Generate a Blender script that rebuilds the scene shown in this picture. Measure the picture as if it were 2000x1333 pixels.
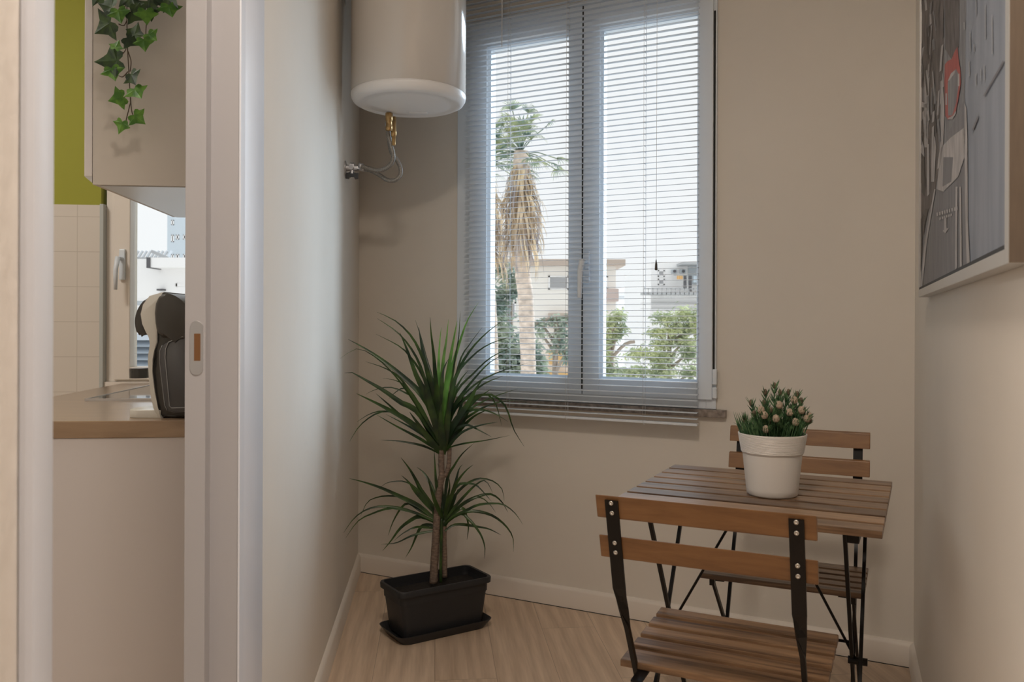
import bpy, bmesh, math, random
from mathutils import Vector, Matrix
C = bpy.context.scene.collection
for o in list(bpy.data.objects): bpy.data.objects.remove(o)
PI = math.pi
# ------------------------------------------------------------------ camera, world, lights, exposure
F, HY, CH, ROLL = 1620.0, 633.0, 1.098, 0.0035      # focal px (of 2000), horizon row, eye height, roll
cam_d = bpy.data.cameras.new('camera'); cam = bpy.data.objects.new('camera', cam_d); C.objects.link(cam)
cam_d.sensor_width = 36; cam_d.lens = 36 * F / 2000; cam_d.shift_y = -(666.5 - HY) / 2000
cam_d.clip_start = .02; cam_d.clip_end = 400
cam_d.dof.use_dof = True; cam_d.dof.focus_distance = 2.5; cam_d.dof.aperture_fstop = 9
cr, sr = math.cos(ROLL), math.sin(ROLL)
cam.matrix_world = Matrix(((cr, -sr, 0, 0), (0, 0, -1, 0), (sr, cr, 0, CH), (0, 0, 0, 1)))
bpy.context.scene.camera = cam
sc = bpy.context.scene
sc.view_settings.view_transform = 'Standard'; sc.view_settings.look = 'None'
sc.view_settings.gamma = 1; sc.view_settings.exposure = 0; sc.view_settings.use_curve_mapping = False
w = bpy.data.worlds.new('sky'); sc.world = w; w.use_nodes = True
bg = w.node_tree.nodes['Background']; bg.inputs[0].default_value = (.97, .985, 1, 1); bg.inputs[1].default_value = 1.03
def lamp(kind, name, loc, col, power, size=None, target=None, sizey=None):
    d = bpy.data.lights.new(name, kind); d.color = col; d.energy = power
    if size and kind == 'AREA':
        d.size = size
        if sizey: d.shape = 'RECTANGLE'; d.size_y = sizey
    o = bpy.data.objects.new(name, d); C.objects.link(o); o.location = loc
    if target is not None:
        o.rotation_euler = (Vector(target) - Vector(loc)).to_track_quat('-Z', 'Y').to_euler()
    return o
sun = lamp('SUN', 'window_fill_sun', (8, 12, 8), (.66, .83, 1.0), 4.5, target=(-.45, 2.0, 1.4)); sun.data.angle = math.radians(38)  # broad sun added outside the window, standing in for bright sky
sun.rotation_euler = (Vector((-.62, -.70, -.26))).to_track_quat('-Z', 'Y').to_euler()
lamp('AREA', 'ceiling_lamp', (-.08, .55, 2.62), (1.0, .86, .73), 21.0, .30, target=(-.08, .56, 0))
lamp('AREA', 'hall_fill', (1.2, -.7, 2.6), (1.0, .93, .88), 18, .5, target=(.2, .5, .8))  # unseen fill light, added to brighten the near wall and casings
lamp('AREA', 'kitchen_fill', (-1.9, 1.6, 2.6), (1.0, .94, .88), 19, .4, target=(-1.9, 1.61, 0))  # unseen fill light, added to brighten the kitchen

# ------------------------------------------------------------------ geometry helpers
def V(*a): return Vector(a)
def unroll(px, py):
    a, b = px - 1000, py - 666.5
    return a + ROLL * b, b - ROLL * a + 666.5 - HY
def P(px, py, Y):                                    # a pixel of the photograph, at distance Y, as a point
    a, b = unroll(px, py); return V(a * Y / F, Y, CH - b * Y / F)
def on_z(px, py, z=0.0):
    a, b = unroll(px, py); Y = F * (CH - z) / b; return V(a * Y / F, Y, z)
class Frame:                                         # vertical plane: u along, t towards the room, z up
    def __init__(s, o, d):
        s.o = V(o[0], o[1], 0); s.d = V(d[0], d[1], 0).normalized(); s.n = V(s.d.y, -s.d.x, 0)
    def __call__(s, u, t, z): return s.o + s.d * u + s.n * t + V(0, 0, z)
    def hit(s, px, py, t=0):
        a, b = unroll(px, py); r = V(a / F, 1, -b / F); e = V(0, 0, CH)
        k = (s.o + s.n * t - e).dot(s.n) / r.dot(s.n); p = e + r * k
        return (p - s.o).dot(s.d), p.z
class MB:
    def __init__(s): s.bm = bmesh.new()
    def poly(s, pts, mi=0):
        f = s.bm.faces.new([s.bm.verts.new(p) for p in pts]); f.material_index = mi; return f
    def hexa(s, q, mi=0, bev=0.0):                   # q: 8 points, bottom 4 then top 4
        v = [s.bm.verts.new(p) for p in q]
        fs = [s.bm.faces.new([v[i] for i in ix]) for ix in ((3,2,1,0),(4,5,6,7),(0,1,5,4),(1,2,6,5),(2,3,7,6),(3,0,4,7))]
        for f in fs: f.material_index = mi
        if bev > 0:
            es = set(e for f in fs for e in f.edges)
            bmesh.ops.bevel(s.bm, geom=list(es), offset=bev, segments=2, profile=.6, affect='EDGES')
    def box(s, x0, x1, y0, y1, z0, z1, mi=0, bev=0.0, fr=None):
        g = fr if fr else (lambda a, b, c: V(a, b, c))
        s.hexa([g(x0,y0,z0), g(x1,y0,z0), g(x1,y1,z0), g(x0,y1,z0), g(x0,y0,z1), g(x1,y0,z1), g(x1,y1,z1), g(x0,y1,z1)], mi, bev)
    def prism(s, pts, off, mi=0, bev=0.0, seg=3):    # polygon extruded by vector off
        a = [s.bm.verts.new(p) for p in pts]; b = [s.bm.verts.new(Vector(p) + off) for p in pts]
        n = len(pts); fs = [s.bm.faces.new(a), s.bm.faces.new(b[::-1])]
        caps = list(fs[0].edges) + list(fs[1].edges)
        for i in range(n): fs.append(s.bm.faces.new((a[i], b[i], b[(i+1) % n], a[(i+1) % n])))
        for f in fs: f.material_index = mi
        if bev > 0: bmesh.ops.bevel(s.bm, geom=caps, offset=bev, segments=seg, profile=.5, affect='EDGES')
    def bar(s, a, b, wx, wy, side, mi=0, bev=0.0):   # rectangular bar a->b, width wx along side
        a, b = Vector(a), Vector(b); t = (b - a).normalized(); sd = Vector(side); sd = (sd - t * sd.dot(t)).normalized(); m = t.cross(sd)
        q = [p + sd * wx * i / 2 + m * wy * j / 2 for p in (a, b) for i, j in ((-1,-1),(1,-1),(1,1),(-1,1))]
        s.hexa(q, mi, bev)
    def tube(s, pts, r, n=10, caps=True, mi=0):
        pts = [Vector(p) for p in pts]; rs = r if isinstance(r, (list, tuple)) else [r] * len(pts)
        rings = []; ref = V(0, 0, 1)
        if abs((pts[1] - pts[0]).normalized().z) > .9: ref = V(1, 0, 0)
        for i, p in enumerate(pts):
            t = (pts[min(i+1, len(pts)-1)] - pts[max(i-1, 0)]).normalized()
            x = (ref - t * ref.dot(t)).normalized(); y = t.cross(x); ref = x
            rings.append([s.bm.verts.new(p + (x * math.cos(2*PI*k/n) + y * math.sin(2*PI*k/n)) * rs[i]) for k in range(n)])
        for i in range(len(rings) - 1):
            for k in range(n):
                f = s.bm.faces.new((rings[i][k], rings[i][(k+1)%n], rings[i+1][(k+1)%n], rings[i+1][k])); f.smooth = True; f.material_index = mi
        if caps:
            s.bm.faces.new(rings[0][::-1]).material_index = mi; s.bm.faces.new(rings[-1]).material_index = mi
    def lathe(s, prof, c, n=48, mi=0, sx=1, sy=1):   # prof: (r, z)
        c = Vector(c); rings = []
        for r, z in prof:
            rings.append([s.bm.verts.new(c + V(r*sx*math.cos(2*PI*k/n), r*sy*math.sin(2*PI*k/n), z)) for k in range(n)] if r > 1e-6 else [s.bm.verts.new(c + V(0,0,z))])
        for i in range(len(rings) - 1):
            A, B = rings[i], rings[i+1]
            for k in range(n):
                k2 = (k+1) % n
                if len(A) == 1 and len(B) == 1: continue
                if len(A) == 1: f = s.bm.faces.new((A[0], B[k2], B[k]))
                elif len(B) == 1: f = s.bm.faces.new((A[k], A[k2], B[0]))
                else: f = s.bm.faces.new((A[k], A[k2], B[k2], B[k]))
                f.smooth = True; f.material_index = mi
    def ribbon(s, pts, w, nrm, fold=.25, n=11, prof=None, mi=0, twist=0.0):
        q = smooth(pts, n); nrm = Vector(nrm); rows = []
        for i, p in enumerate(q):
            t = (q[min(i+1, n-1)] - q[max(i-1, 0)]).normalized(); k = i / (n - 1)
            nn = Matrix.Rotation(twist * k, 3, t) @ nrm
            sd = t.cross(nn)
            sd = sd.normalized() if sd.length > 1e-4 else V(1, 0, 0)
            up = sd.cross(t)
            ww = w * (prof(k) if prof else leafw(k)) / 2
            rows.append([s.bm.verts.new(p - sd*ww + up*ww*fold), s.bm.verts.new(p), s.bm.verts.new(p + sd*ww + up*ww*fold)])
        for a, b in zip(rows, rows[1:]):
            for j in (0, 1):
                f = s.bm.faces.new((a[j], a[j+1], b[j+1], b[j])); f.smooth = True; f.material_index = mi
    def build(s, name, mat, parent=None, world=False, smooth_angle=None, recalc=True):
        me = bpy.data.meshes.new(name)
        if recalc: bmesh.ops.recalc_face_normals(s.bm, faces=s.bm.faces)
        if world and parent is not None:
            s.bm.transform(root_matrix(parent).inverted())
        s.bm.to_mesh(me); s.bm.free()
        for m in (mat if isinstance(mat, (list, tuple)) else [mat]): me.materials.append(m)
        if smooth_angle:
            me.polygons.foreach_set('use_smooth', [True] * len(me.polygons)); me.set_sharp_from_angle(angle=math.radians(smooth_angle))
        o = bpy.data.objects.new(name, me); C.objects.link(o)
        if parent is not None: o.parent = parent
        return o
def root_matrix(o):
    m = o.matrix_basis.copy()
    while o.parent is not None: o = o.parent; m = o.matrix_basis @ m
    return m
def leafw(k): return max(.04, (.55 + 1.1 * k if k < .35 else .935 * (1 - (k - .35) / .65) ** .8 + .0))
def smooth(pts, n):
    pts = [Vector(p) for p in pts]
    if len(pts) == 2: return [pts[0].lerp(pts[1], i/(n-1)) for i in range(n)]
    L = [0]
    for a, b in zip(pts, pts[1:]): L.append(L[-1] + (b - a).length)
    out = []
    for i in range(n):
        d = L[-1] * i / (n - 1); j = 0
        while j < len(L) - 2 and d > L[j+1]: j += 1
        t = (d - L[j]) / max(1e-9, L[j+1] - L[j])
        p0, p1, p2, p3 = pts[max(j-1, 0)], pts[j], pts[j+1], pts[min(j+2, len(pts)-1)]
        out.append(.5 * ((2*p1) + (p2 - p0)*t + (2*p0 - 5*p1 + 4*p2 - p3)*t*t + (3*p1 - p0 - 3*p2 + p3)*t**3))
    return out
def empty(name, loc=(0,0,0), rz=0, scale=(1,1,1)):
    o = bpy.data.objects.new(name, None); C.objects.link(o); o.location = loc; o.rotation_euler = (0, 0, rz); o.scale = scale
    o.empty_display_size = .05; return o
def tag(o, label=None, cat=None, group=None, kind=None):
    if label: o['label'] = label
    if cat: o['category'] = cat
    if group: o['group'] = group
    if kind: o['kind'] = kind
    return o
def thing(name, label, cat, loc=(0,0,0), rz=0, group=None, scale=(1,1,1)):
    return tag(empty(name, loc, rz, scale), label, cat, group)
def copy_tree(o, parent=None):
    c = o.copy(); C.objects.link(c)
    if parent is not None: c.parent = parent
    for ch in [x for x in bpy.data.objects if x.parent == o]: copy_tree(ch, c)
    return c

# ------------------------------------------------------------------ materials
def mat(name, col, rough=.5, metal=0, spec=.5, noise=0, nscale=20, bump=0, bscale=60, coat=0, stretch=(1,1,1)):
    m = bpy.data.materials.new(name); m.use_nodes = True; nt = m.node_tree; b = nt.nodes['Principled BSDF']
    b.inputs['Base Color'].default_value = (*col, 1); b.inputs['Roughness'].default_value = rough
    b.inputs['Metallic'].default_value = metal; b.inputs['Specular IOR Level'].default_value = spec; b.inputs['Coat Weight'].default_value = coat
    tc = nt.nodes.new('ShaderNodeTexCoord'); mp = nt.nodes.new('ShaderNodeMapping'); mp.inputs['Scale'].default_value = stretch
    nt.links.new(tc.outputs['Object'], mp.inputs[0])
    if noise:
        n = nt.nodes.new('ShaderNodeTexNoise'); n.inputs['Scale'].default_value = nscale; n.inputs['Detail'].default_value = 4
        nt.links.new(mp.outputs[0], n.inputs['Vector'])
        r = nt.nodes.new('ShaderNodeValToRGB'); nt.links.new(n.outputs[0], r.inputs[0])
        r.color_ramp.elements[0].position = .3; r.color_ramp.elements[1].position = .7
        r.color_ramp.elements[0].color = (*[c * (1 - noise) for c in col], 1); r.color_ramp.elements[1].color = (*[min(1, c * (1 + noise)) for c in col], 1)
        nt.links.new(r.outputs[0], b.inputs['Base Color'])
    if bump:
        n2 = nt.nodes.new('ShaderNodeTexNoise'); n2.inputs['Scale'].default_value = bscale; n2.inputs['Detail'].default_value = 6
        nt.links.new(mp.outputs[0], n2.inputs['Vector']); bp = nt.nodes.new('ShaderNodeBump'); bp.inputs['Strength'].default_value = bump; bp.inputs['Distance'].default_value = .002
        nt.links.new(n2.outputs[0], bp.inputs['Height']); nt.links.new(bp.outputs[0], b.inputs['Normal'])
    return m
def math_node(nt, op, a, b=None):
    n = nt.nodes.new('ShaderNodeMath'); n.operation = op
    for i, x in enumerate((a, b)):
        if x is None: continue
        if isinstance(x, (int, float)): n.inputs[i].default_value = x
        else: nt.links.new(x, n.inputs[i])
    return n.outputs[0]
def wood(name, dark, light, pitch=None, axis='Y', rough=.42, gx=3, gy=60, var=.3, contrast=1.0, coat=0.0):
    """grain runs along local X; one tone per slat of width pitch along axis"""
    m = bpy.data.materials.new(name); m.use_nodes = True; nt = m.node_tree; b = nt.nodes['Principled BSDF']
    b.inputs['Roughness'].default_value = rough; b.inputs['Coat Weight'].default_value = coat; b.inputs['Coat Roughness'].default_value = .3
    tc = nt.nodes.new('ShaderNodeTexCoord'); sp = nt.nodes.new('ShaderNodeSeparateXYZ'); nt.links.new(tc.outputs['Object'], sp.inputs[0])
    oi = nt.nodes.new('ShaderNodeObjectInfo')
    cell = math_node(nt, 'FLOOR', math_node(nt, 'DIVIDE', sp.outputs[axis], pitch)) if pitch else math_node(nt, 'MULTIPLY', oi.outputs['Random'], 50)
    seed = math_node(nt, 'ADD', math_node(nt, 'MULTIPLY', cell, 7.31), math_node(nt, 'MULTIPLY', oi.outputs['Random'], 31))
    cb = nt.nodes.new('ShaderNodeCombineXYZ')
    nt.links.new(math_node(nt, 'ADD', math_node(nt, 'MULTIPLY', sp.outputs['X'], gx), seed), cb.inputs[0])
    nt.links.new(math_node(nt, 'MULTIPLY', sp.outputs['Y'], gy), cb.inputs[1]); nt.links.new(math_node(nt, 'MULTIPLY', sp.outputs['Z'], gy), cb.inputs[2])
    n = nt.nodes.new('ShaderNodeTexNoise'); n.inputs['Scale'].default_value = 1; n.inputs['Detail'].default_value = 5; n.inputs['Roughness'].default_value = .6; n.inputs['Distortion'].default_value = .6
    nt.links.new(cb.outputs[0], n.inputs['Vector'])
    wn = nt.nodes.new('ShaderNodeTexWhiteNoise'); wn.noise_dimensions = '1D'; nt.links.new(seed, wn.inputs['W'])
    fac = math_node(nt, 'ADD', math_node(nt, 'MULTIPLY', math_node(nt, 'SUBTRACT', n.outputs[0], .5), 1.8 * contrast), math_node(nt, 'ADD', math_node(nt, 'MULTIPLY', math_node(nt, 'SUBTRACT', wn.outputs['Value'], .5), var * 2), .5))
    mx = nt.nodes.new('ShaderNodeMix'); mx.data_type = 'RGBA'; nt.links.new(fac, mx.inputs[0])
    mx.inputs[6].default_value = (*dark, 1); mx.inputs[7].default_value = (*light, 1)
    nt.links.new(mx.outputs[2], b.inputs['Base Color'])
    bp = nt.nodes.new('ShaderNodeBump'); bp.inputs['Strength'].default_value = .25; bp.inputs['Distance'].default_value = .001
    nt.links.new(n.outputs[0], bp.inputs['Height']); nt.links.new(bp.outputs[0], b.inputs['Normal'])
    return m
def glass_mat():
    m = bpy.data.materials.new('window_glass'); m.use_nodes = True; nt = m.node_tree; nt.nodes.clear()
    out = nt.nodes.new('ShaderNodeOutputMaterial'); mx = nt.nodes.new('ShaderNodeMixShader'); t = nt.nodes.new('ShaderNodeBsdfTransparent'); g = nt.nodes.new('ShaderNodeBsdfGlossy')
    g.inputs['Roughness'].default_value = .02; t.inputs[0].default_value = (.97, .98, .98, 1)
    fr = nt.nodes.new('ShaderNodeFresnel'); fr.inputs[0].default_value = 1.35
    nt.links.new(fr.outputs[0], mx.inputs[0]); nt.links.new(t.outputs[0], mx.inputs[1]); nt.links.new(g.outputs[0], mx.inputs[2]); nt.links.new(mx.outputs[0], out.inputs[0])
    return m
def leaf_mat(name, c1, c2, nscale=30, trans=.25, rough=.4, spec=.5):
    m = mat(name, c1, rough, spec=spec); nt = m.node_tree; b = nt.nodes['Principled BSDF']
    n = nt.nodes.new('ShaderNodeTexNoise'); n.inputs['Scale'].default_value = nscale; tc = nt.nodes.new('ShaderNodeTexCoord'); nt.links.new(tc.outputs['Object'], n.inputs['Vector'])
    r = nt.nodes.new('ShaderNodeValToRGB'); r.color_ramp.elements[0].color = (*c1, 1); r.color_ramp.elements[1].color = (*c2, 1); r.color_ramp.elements[0].position = .4; r.color_ramp.elements[1].position = .62
    nt.links.new(n.outputs[0], r.inputs[0]); nt.links.new(r.outputs[0], b.inputs['Base Color'])
    tr = nt.nodes.new('ShaderNodeBsdfTranslucent'); nt.links.new(r.outputs[0], tr.inputs[0]); mx = nt.nodes.new('ShaderNodeMixShader'); mx.inputs[0].default_value = trans
    out = nt.nodes['Material Output']; nt.links.new(b.outputs[0], mx.inputs[1]); nt.links.new(tr.outputs[0], mx.inputs[2]); nt.links.new(mx.outputs[0], out.inputs[0])
    return m
M = {}
M['wall'] = mat('cream_plaster', (.80, .748, .672), .85, noise=.02, nscale=3, bump=.35, bscale=26)
M['wall_rough'] = mat('rough_cream_plaster', (.83, .775, .71), .9, noise=.03, nscale=12, bump=1.0, bscale=55, stretch=(1, 1, .5))
M['ceiling'] = mat('ceiling_white', (.85, .82, .77), .9)
M['base'] = mat('white_painted_skirting', (.84, .77, .69), .5)
M['door'] = mat('door_lacquer', (.47, .46, .475), .38, bump=.05, bscale=30)
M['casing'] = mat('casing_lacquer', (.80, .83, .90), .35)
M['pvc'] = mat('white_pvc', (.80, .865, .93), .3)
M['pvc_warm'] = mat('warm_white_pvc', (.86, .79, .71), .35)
M['black_gap'] = mat('dark_gasket', (.02, .02, .02), .7)
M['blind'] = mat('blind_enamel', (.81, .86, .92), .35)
M['cord'] = mat('cord_white', (.85, .86, .87), .7)
M['marble'] = mat('brown_grey_marble', (.30, .25, .215), .35, noise=.45, nscale=45)
M['black'] = mat('black_powder_coat', (.006, .005, .005), .38, spec=.28)
M['steel'] = mat('screw_steel', (.62, .59, .54), .35, metal=.8)
M['chrome'] = mat('satin_chrome', (.62, .62, .64), .3, metal=.85)
M['brass'] = mat('brass', (.55, .36, .16), .35, metal=.85, noise=.2, nscale=60)
M['braid'] = mat('steel_braid', (.30, .285, .26), .45, metal=.5, noise=.5, nscale=420)
M['glass'] = glass_mat()
M['white_pl'] = mat('heater_enamel', (.80, .765, .715), .16, coat=.5)
M['white_cap'] = mat('heater_cap', (.92, .92, .92), .32)
M['table'] = wood('stained_acacia_top', (.085, .046, .024), (.36, .225, .130), pitch=.07186, gx=4, gy=50, var=.34, contrast=1.5, rough=.34, coat=.2)
M['seat'] = wood('stained_acacia_seat', (.085, .044, .022), (.34, .205, .112), pitch=.0602, gx=4, gy=50, contrast=1.5, var=.3, rough=.40, coat=.2)
M['rail'] = wood('stained_acacia_rail', (.145, .066, .024), (.33, .168, .066), gx=5, gy=40, var=.10, rough=.42, coat=.15)
M['worktop'] = wood('oak_worktop', (.19, .115, .062), (.34, .23, .14), gx=5, gy=30, var=.1, rough=.30, coat=1.0)
M['cabinet'] = mat('matt_grey_white_panel', (.60, .56, .545), .5)
M['cab_side'] = mat('wall_cabinet_panel', (.60, .55, .49), .5)
M['cab_door'] = mat('cabinet_door_edge', (.72, .68, .66), .45)
M['green'] = mat('olive_green_paint', (.34, .34, .035), .7)
M['grey_trim'] = mat('grey_trim', (.50, .52, .50), .5)
M['hob'] = mat('black_glass', (.02, .02, .022), .04)
M['cof_black'] = mat('gloss_black_plastic', (.028, .027, .026), .17, coat=.4)
M['cof_head'] = mat('grey_black_plastic', (.055, .052, .048), .32)
M['cof_white'] = mat('cream_plastic', (.62, .60, .54), .28)
M['tank'] = mat('smoked_tank', (.045, .045, .05), .12, coat=.6)
M['tank_edge'] = mat('tank_edge', (.30, .30, .30), .2)
M['planter'] = mat('anthracite_plastic', (.022, .023, .026), .48, bump=.1, bscale=120)
M['soil'] = mat('potting_soil', (.016, .012, .009), .95, noise=.5, nscale=90, bump=1, bscale=160)
M['bark'] = mat('dracaena_bark', (.20, .145, .11), .8, noise=.4, nscale=70, bump=.6, bscale=130, stretch=(1, 1, 2.5))
M['drac'] = leaf_mat('dracaena_leaf', (.018, .040, .018), (.055, .115, .025), 14, .22, .33)
M['drac_young'] = leaf_mat('dracaena_young_leaf', (.07, .17, .025), (.16, .32, .06), 14, .35, .33)
M['ivy_dark'] = leaf_mat('ivy_dark', (.016, .040, .018), (.045, .095, .022), 60, .12, .5)
M['ivy_light'] = leaf_mat('ivy_light', (.055, .17, .018), (.13, .30, .035), 60, .2, .5)
M['vine'] = mat('vine_stem', (.085, .055, .030), .7)
M['pot'] = mat('white_ribbed_pot', (.80, .775, .74), .42)
M['fake_green'] = leaf_mat('artificial_green', (.035, .10, .045), (.16, .29, .13), 80, .15, .5)
M['bud'] = mat('pinkish_bud', (.50, .40, .30), .8, noise=.25, nscale=300, bump=1, bscale=500)
M['bud_tip'] = mat('brown_bud', (.17, .13, .085), .8, noise=.4, nscale=300)
M['frame_silver'] = mat('brushed_silver', (.55, .54, .52), .35, metal=.35)
M['frame_side'] = mat('brown_frame_side', (.155, .118, .088), .55, noise=.08, nscale=200, stretch=(1, 1, .1))
M['dark_line'] = mat('dark_reveal', (.02, .02, .02), .6)

# ------------------------------------------------------------------ frames of the rooms
fbl, fbr = on_z(720.4, 1121.2), on_z(1775.6, 1305.6)
dB = (fbr - fbl).normalized(); nB = V(dB.y, -dB.x, 0)
pl1, pl2 = on_z(703.3, 1122.9), on_z(642.5, 1333)
dL = V(-(1000-851)/F, 1, 0).normalized()
BT = .014
def isect(p, d, q, e):
    k = ((q.x - p.x) * e.y - (q.y - p.y) * e.x) / (d.x * e.y - d.y * e.x); return p + d * k
pB = fbl - nB * BT
pL = pl1 + V(-dL.y, dL.x, 0) * BT
dR = V(650 / F, 1, 0).normalized()
pR = fbr + V(dR.y, -dR.x, 0) * BT
oB = isect(pB, dB, pL, dL); cR = isect(pB, dB, pR, dR)
WB = Frame(oB, dB)                                    # window wall, u from the left corner
WL = Frame(oB, dL)                                    # left wall: u negative towards the camera
WL_n = WL.n
if WL.n.x < 0: WL.n = -WL.n
WR = Frame(cR, -dR)                                   # right wall: u towards the camera
if WR.n.x > 0: WR.n = -WR.n
LB = (cR - oB).length
H = 2.72
def sY(Y):                                            # u on the left wall for a world Y
    return (Y - oB.y) / dL.y
def LXu(px, t): return WL.hit(px, 700, t)[0]

# ------------------------------------------------------------------ room shell
def struct(name, mb, m, **k):
    o = mb.build(name, m, **k); o['kind'] = 'structure'; return o
# floor: light oak laminate, planks parallel to the left wall
def floor_mat():
    m = bpy.data.materials.new('oak_laminate'); m.use_nodes = True; nt = m.node_tree; b = nt.nodes['Principled BSDF']
    tc = nt.nodes.new('ShaderNodeTexCoord'); mp = nt.nodes.new('ShaderNodeMapping'); mp.inputs['Rotation'].default_value = (0, 0, math.atan2(dL.x, dL.y))
    nt.links.new(tc.outputs['Object'], mp.inputs[0]); sp = nt.nodes.new('ShaderNodeSeparateXYZ'); nt.links.new(mp.outputs[0], sp.inputs[0])
    PW, PLN = .192, 1.28
    row = math_node(nt, 'FLOOR', math_node(nt, 'DIVIDE', sp.outputs[0], PW))
    ysh = math_node(nt, 'ADD', sp.outputs[1], math_node(nt, 'MULTIPLY', row, .437))
    col = math_node(nt, 'FLOOR', math_node(nt, 'DIVIDE', ysh, PLN))
    seed = math_node(nt, 'ADD', math_node(nt, 'MULTIPLY', row, 3.7), math_node(nt, 'MULTIPLY', col, 11.3))
    cb = nt.nodes.new('ShaderNodeCombineXYZ'); nt.links.new(math_node(nt, 'MULTIPLY', sp.outputs[0], 11), cb.inputs[0])
    nt.links.new(math_node(nt, 'ADD', math_node(nt, 'MULTIPLY', sp.outputs[1], 1.6), seed), cb.inputs[1]); nt.links.new(seed, cb.inputs[2])
    wv = nt.nodes.new('ShaderNodeTexWave'); wv.bands_direction = 'X'; wv.inputs['Scale'].default_value = .55; wv.inputs['Distortion'].default_value = 14; wv.inputs['Detail'].default_value = 4; wv.inputs['Detail Scale'].default_value = .55
    nt.links.new(cb.outputs[0], wv.inputs['Vector'])
    cb2 = nt.nodes.new('ShaderNodeCombineXYZ'); nt.links.new(math_node(nt, 'MULTIPLY', sp.outputs[0], 120), cb2.inputs[0]); nt.links.new(math_node(nt, 'MULTIPLY', sp.outputs[1], 6), cb2.inputs[1]); nt.links.new(seed, cb2.inputs[2])
    fn = nt.nodes.new('ShaderNodeTexNoise'); fn.inputs['Scale'].default_value = 1; fn.inputs['Detail'].default_value = 4; nt.links.new(cb2.outputs[0], fn.inputs['Vector'])
    ln = nt.nodes.new('ShaderNodeTexNoise'); ln.inputs['Scale'].default_value = .6; ln.inputs['Detail'].default_value = 2; nt.links.new(cb.outputs[0], ln.inputs['Vector'])
    wn = nt.nodes.new('ShaderNodeTexWhiteNoise'); wn.noise_dimensions = '1D'; nt.links.new(seed, wn.inputs['W'])
    fac = math_node(nt, 'ADD', math_node(nt, 'MULTIPLY', wv.outputs['Fac'], .20), math_node(nt, 'ADD', math_node(nt, 'MULTIPLY', fn.outputs[0], .55), math_node(nt, 'ADD', math_node(nt, 'MULTIPLY', ln.outputs[0], .5), math_node(nt, 'MULTIPLY', wn.outputs[0], .16))))
    r = nt.nodes.new('ShaderNodeValToRGB'); nt.links.new(fac, r.inputs[0])
    r.color_ramp.elements[0].position = .42; r.color_ramp.elements[0].color = (.52, .38, .265, 1); r.color_ramp.elements[1].position = .95; r.color_ramp.elements[1].color = (.78, .61, .455, 1)
    # seams
    fx = math_node(nt, 'FRACT', math_node(nt, 'DIVIDE', sp.outputs[0], PW)); fy = math_node(nt, 'FRACT', math_node(nt, 'DIVIDE', ysh, PLN))
    sx = math_node(nt, 'LESS_THAN', fx, .010); sy = math_node(nt, 'LESS_THAN', fy, .0015); sm = math_node(nt, 'MAXIMUM', sx, sy)
    mx = nt.nodes.new('ShaderNodeMix'); mx.data_type = 'RGBA'; nt.links.new(math_node(nt, 'MULTIPLY', sm, .45), mx.inputs[0]); nt.links.new(r.outputs[0], mx.inputs[6]); mx.inputs[7].default_value = (.12, .075, .045, 1)
    nt.links.new(mx.outputs[2], b.inputs['Base Color']); b.inputs['Roughness'].default_value = .45
    return m
mb = MB(); mb.box(-3.2, 2.4, -2.7, 4.3, -.12, 0); struct('floor', mb, floor_mat())
mb = MB(); mb.box(-3.2, 2.4, -2.7, 4.3, H, H + .15); struct('ceiling', mb, M['ceiling'])
# window opening on the window wall
uw0 = WB.hit(895, 700)[0]; uw1 = WB.hit(1400, 700)[0]
zw0 = WB.hit(1398, 799.5)[1]; zw1 = WB.hit(912, 47)[1]
mb = MB(); TW = .25
for a, b_, c, d in ((-.35, uw0, 0, H), (uw1, LB + .35, 0, H), (uw0, uw1, 0, zw0), (uw0, uw1, zw1, H)):
    mb.box(a, b_, -TW, 0, c, d, fr=WB)
struct('wall_back', mb, M['wall'])
mb = MB(); mb.box(-.25, 2.05, -.16, 0, 0, H, fr=lambda u, t, z: WR(u, t, z)); struct('wall_right', mb, M['wall'])
# left wall: far piece up to the door opening
J1, J0 = sY(1.40), sY(.712)                            # far and near edge of the doorway
TL = .063
mb = MB(); mb.box(J1, .12, -TL, 0, 0, H, fr=WL); struct('wall_left', mb, M['wall'])
mb = MB(); mb.box(sY(.48), sY(.680), -.12, 0, 0, H, fr=WL); struct('wall_near', mb, M['wall_rough'])
mb = MB(); mb.box(sY(.680), J1, -TL, 0, 2.14, H, fr=WL); struct('wall_lintel', mb, M['wall'])
# skirting
def skirting(name, fr, u0, u1):
    mb = MB(); prof = [(0, 0), (BT, 0), (BT, .066), (BT*.75, .073), (BT*.3, .079), (0, .080)]
    mb.prism([fr(u0, t, z) for t, z in prof], fr(u1, 0, 0) - fr(u0, 0, 0)); return struct(name, mb, M['base'], smooth_angle=40)
skirting('baseboard_back', WB, 0, LB)
skirting('baseboard_left', WL, LXu(515, .012) + .002, 0)
skirting('baseboard_right', WR, 0, 2.05)
mb = MB(); mb.box(0, LB, BT, BT + .0018, 0, .0022, fr=WB); struct('trim_1', mb, M['dark_line'])
# rest of the flat behind the camera, so light bounces as indoors
mb = MB()
hk = WL(sY(.48), 0, 0)
mb.box(-3.2, hk.x - .04, hk.y - .02, hk.y + .08, 0, H); struct('wall_kitchen', mb, M['wall'])
mb = MB(); mb.box(-3.2, 2.4, -2.7, -2.55, 0, H); struct('wall_hall', mb, M['wall'])
mb = MB(); mb.box(2.25, 2.4, -2.55, 1.2, 0, H); struct('wall_entrance', mb, M['wall'])
re_ = WR(2.05, 0, 0)
mb = MB(); mb.box(re_.x + .01, 2.25, re_.y - .14, re_.y - .002, 0, H); struct('wall_corner', mb, M['wall'])
mb = MB(); mb.box(-3.35, -3.2, -2.7, 4.3, 0, H); struct('wall_far_left', mb, M['wall'])

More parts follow.
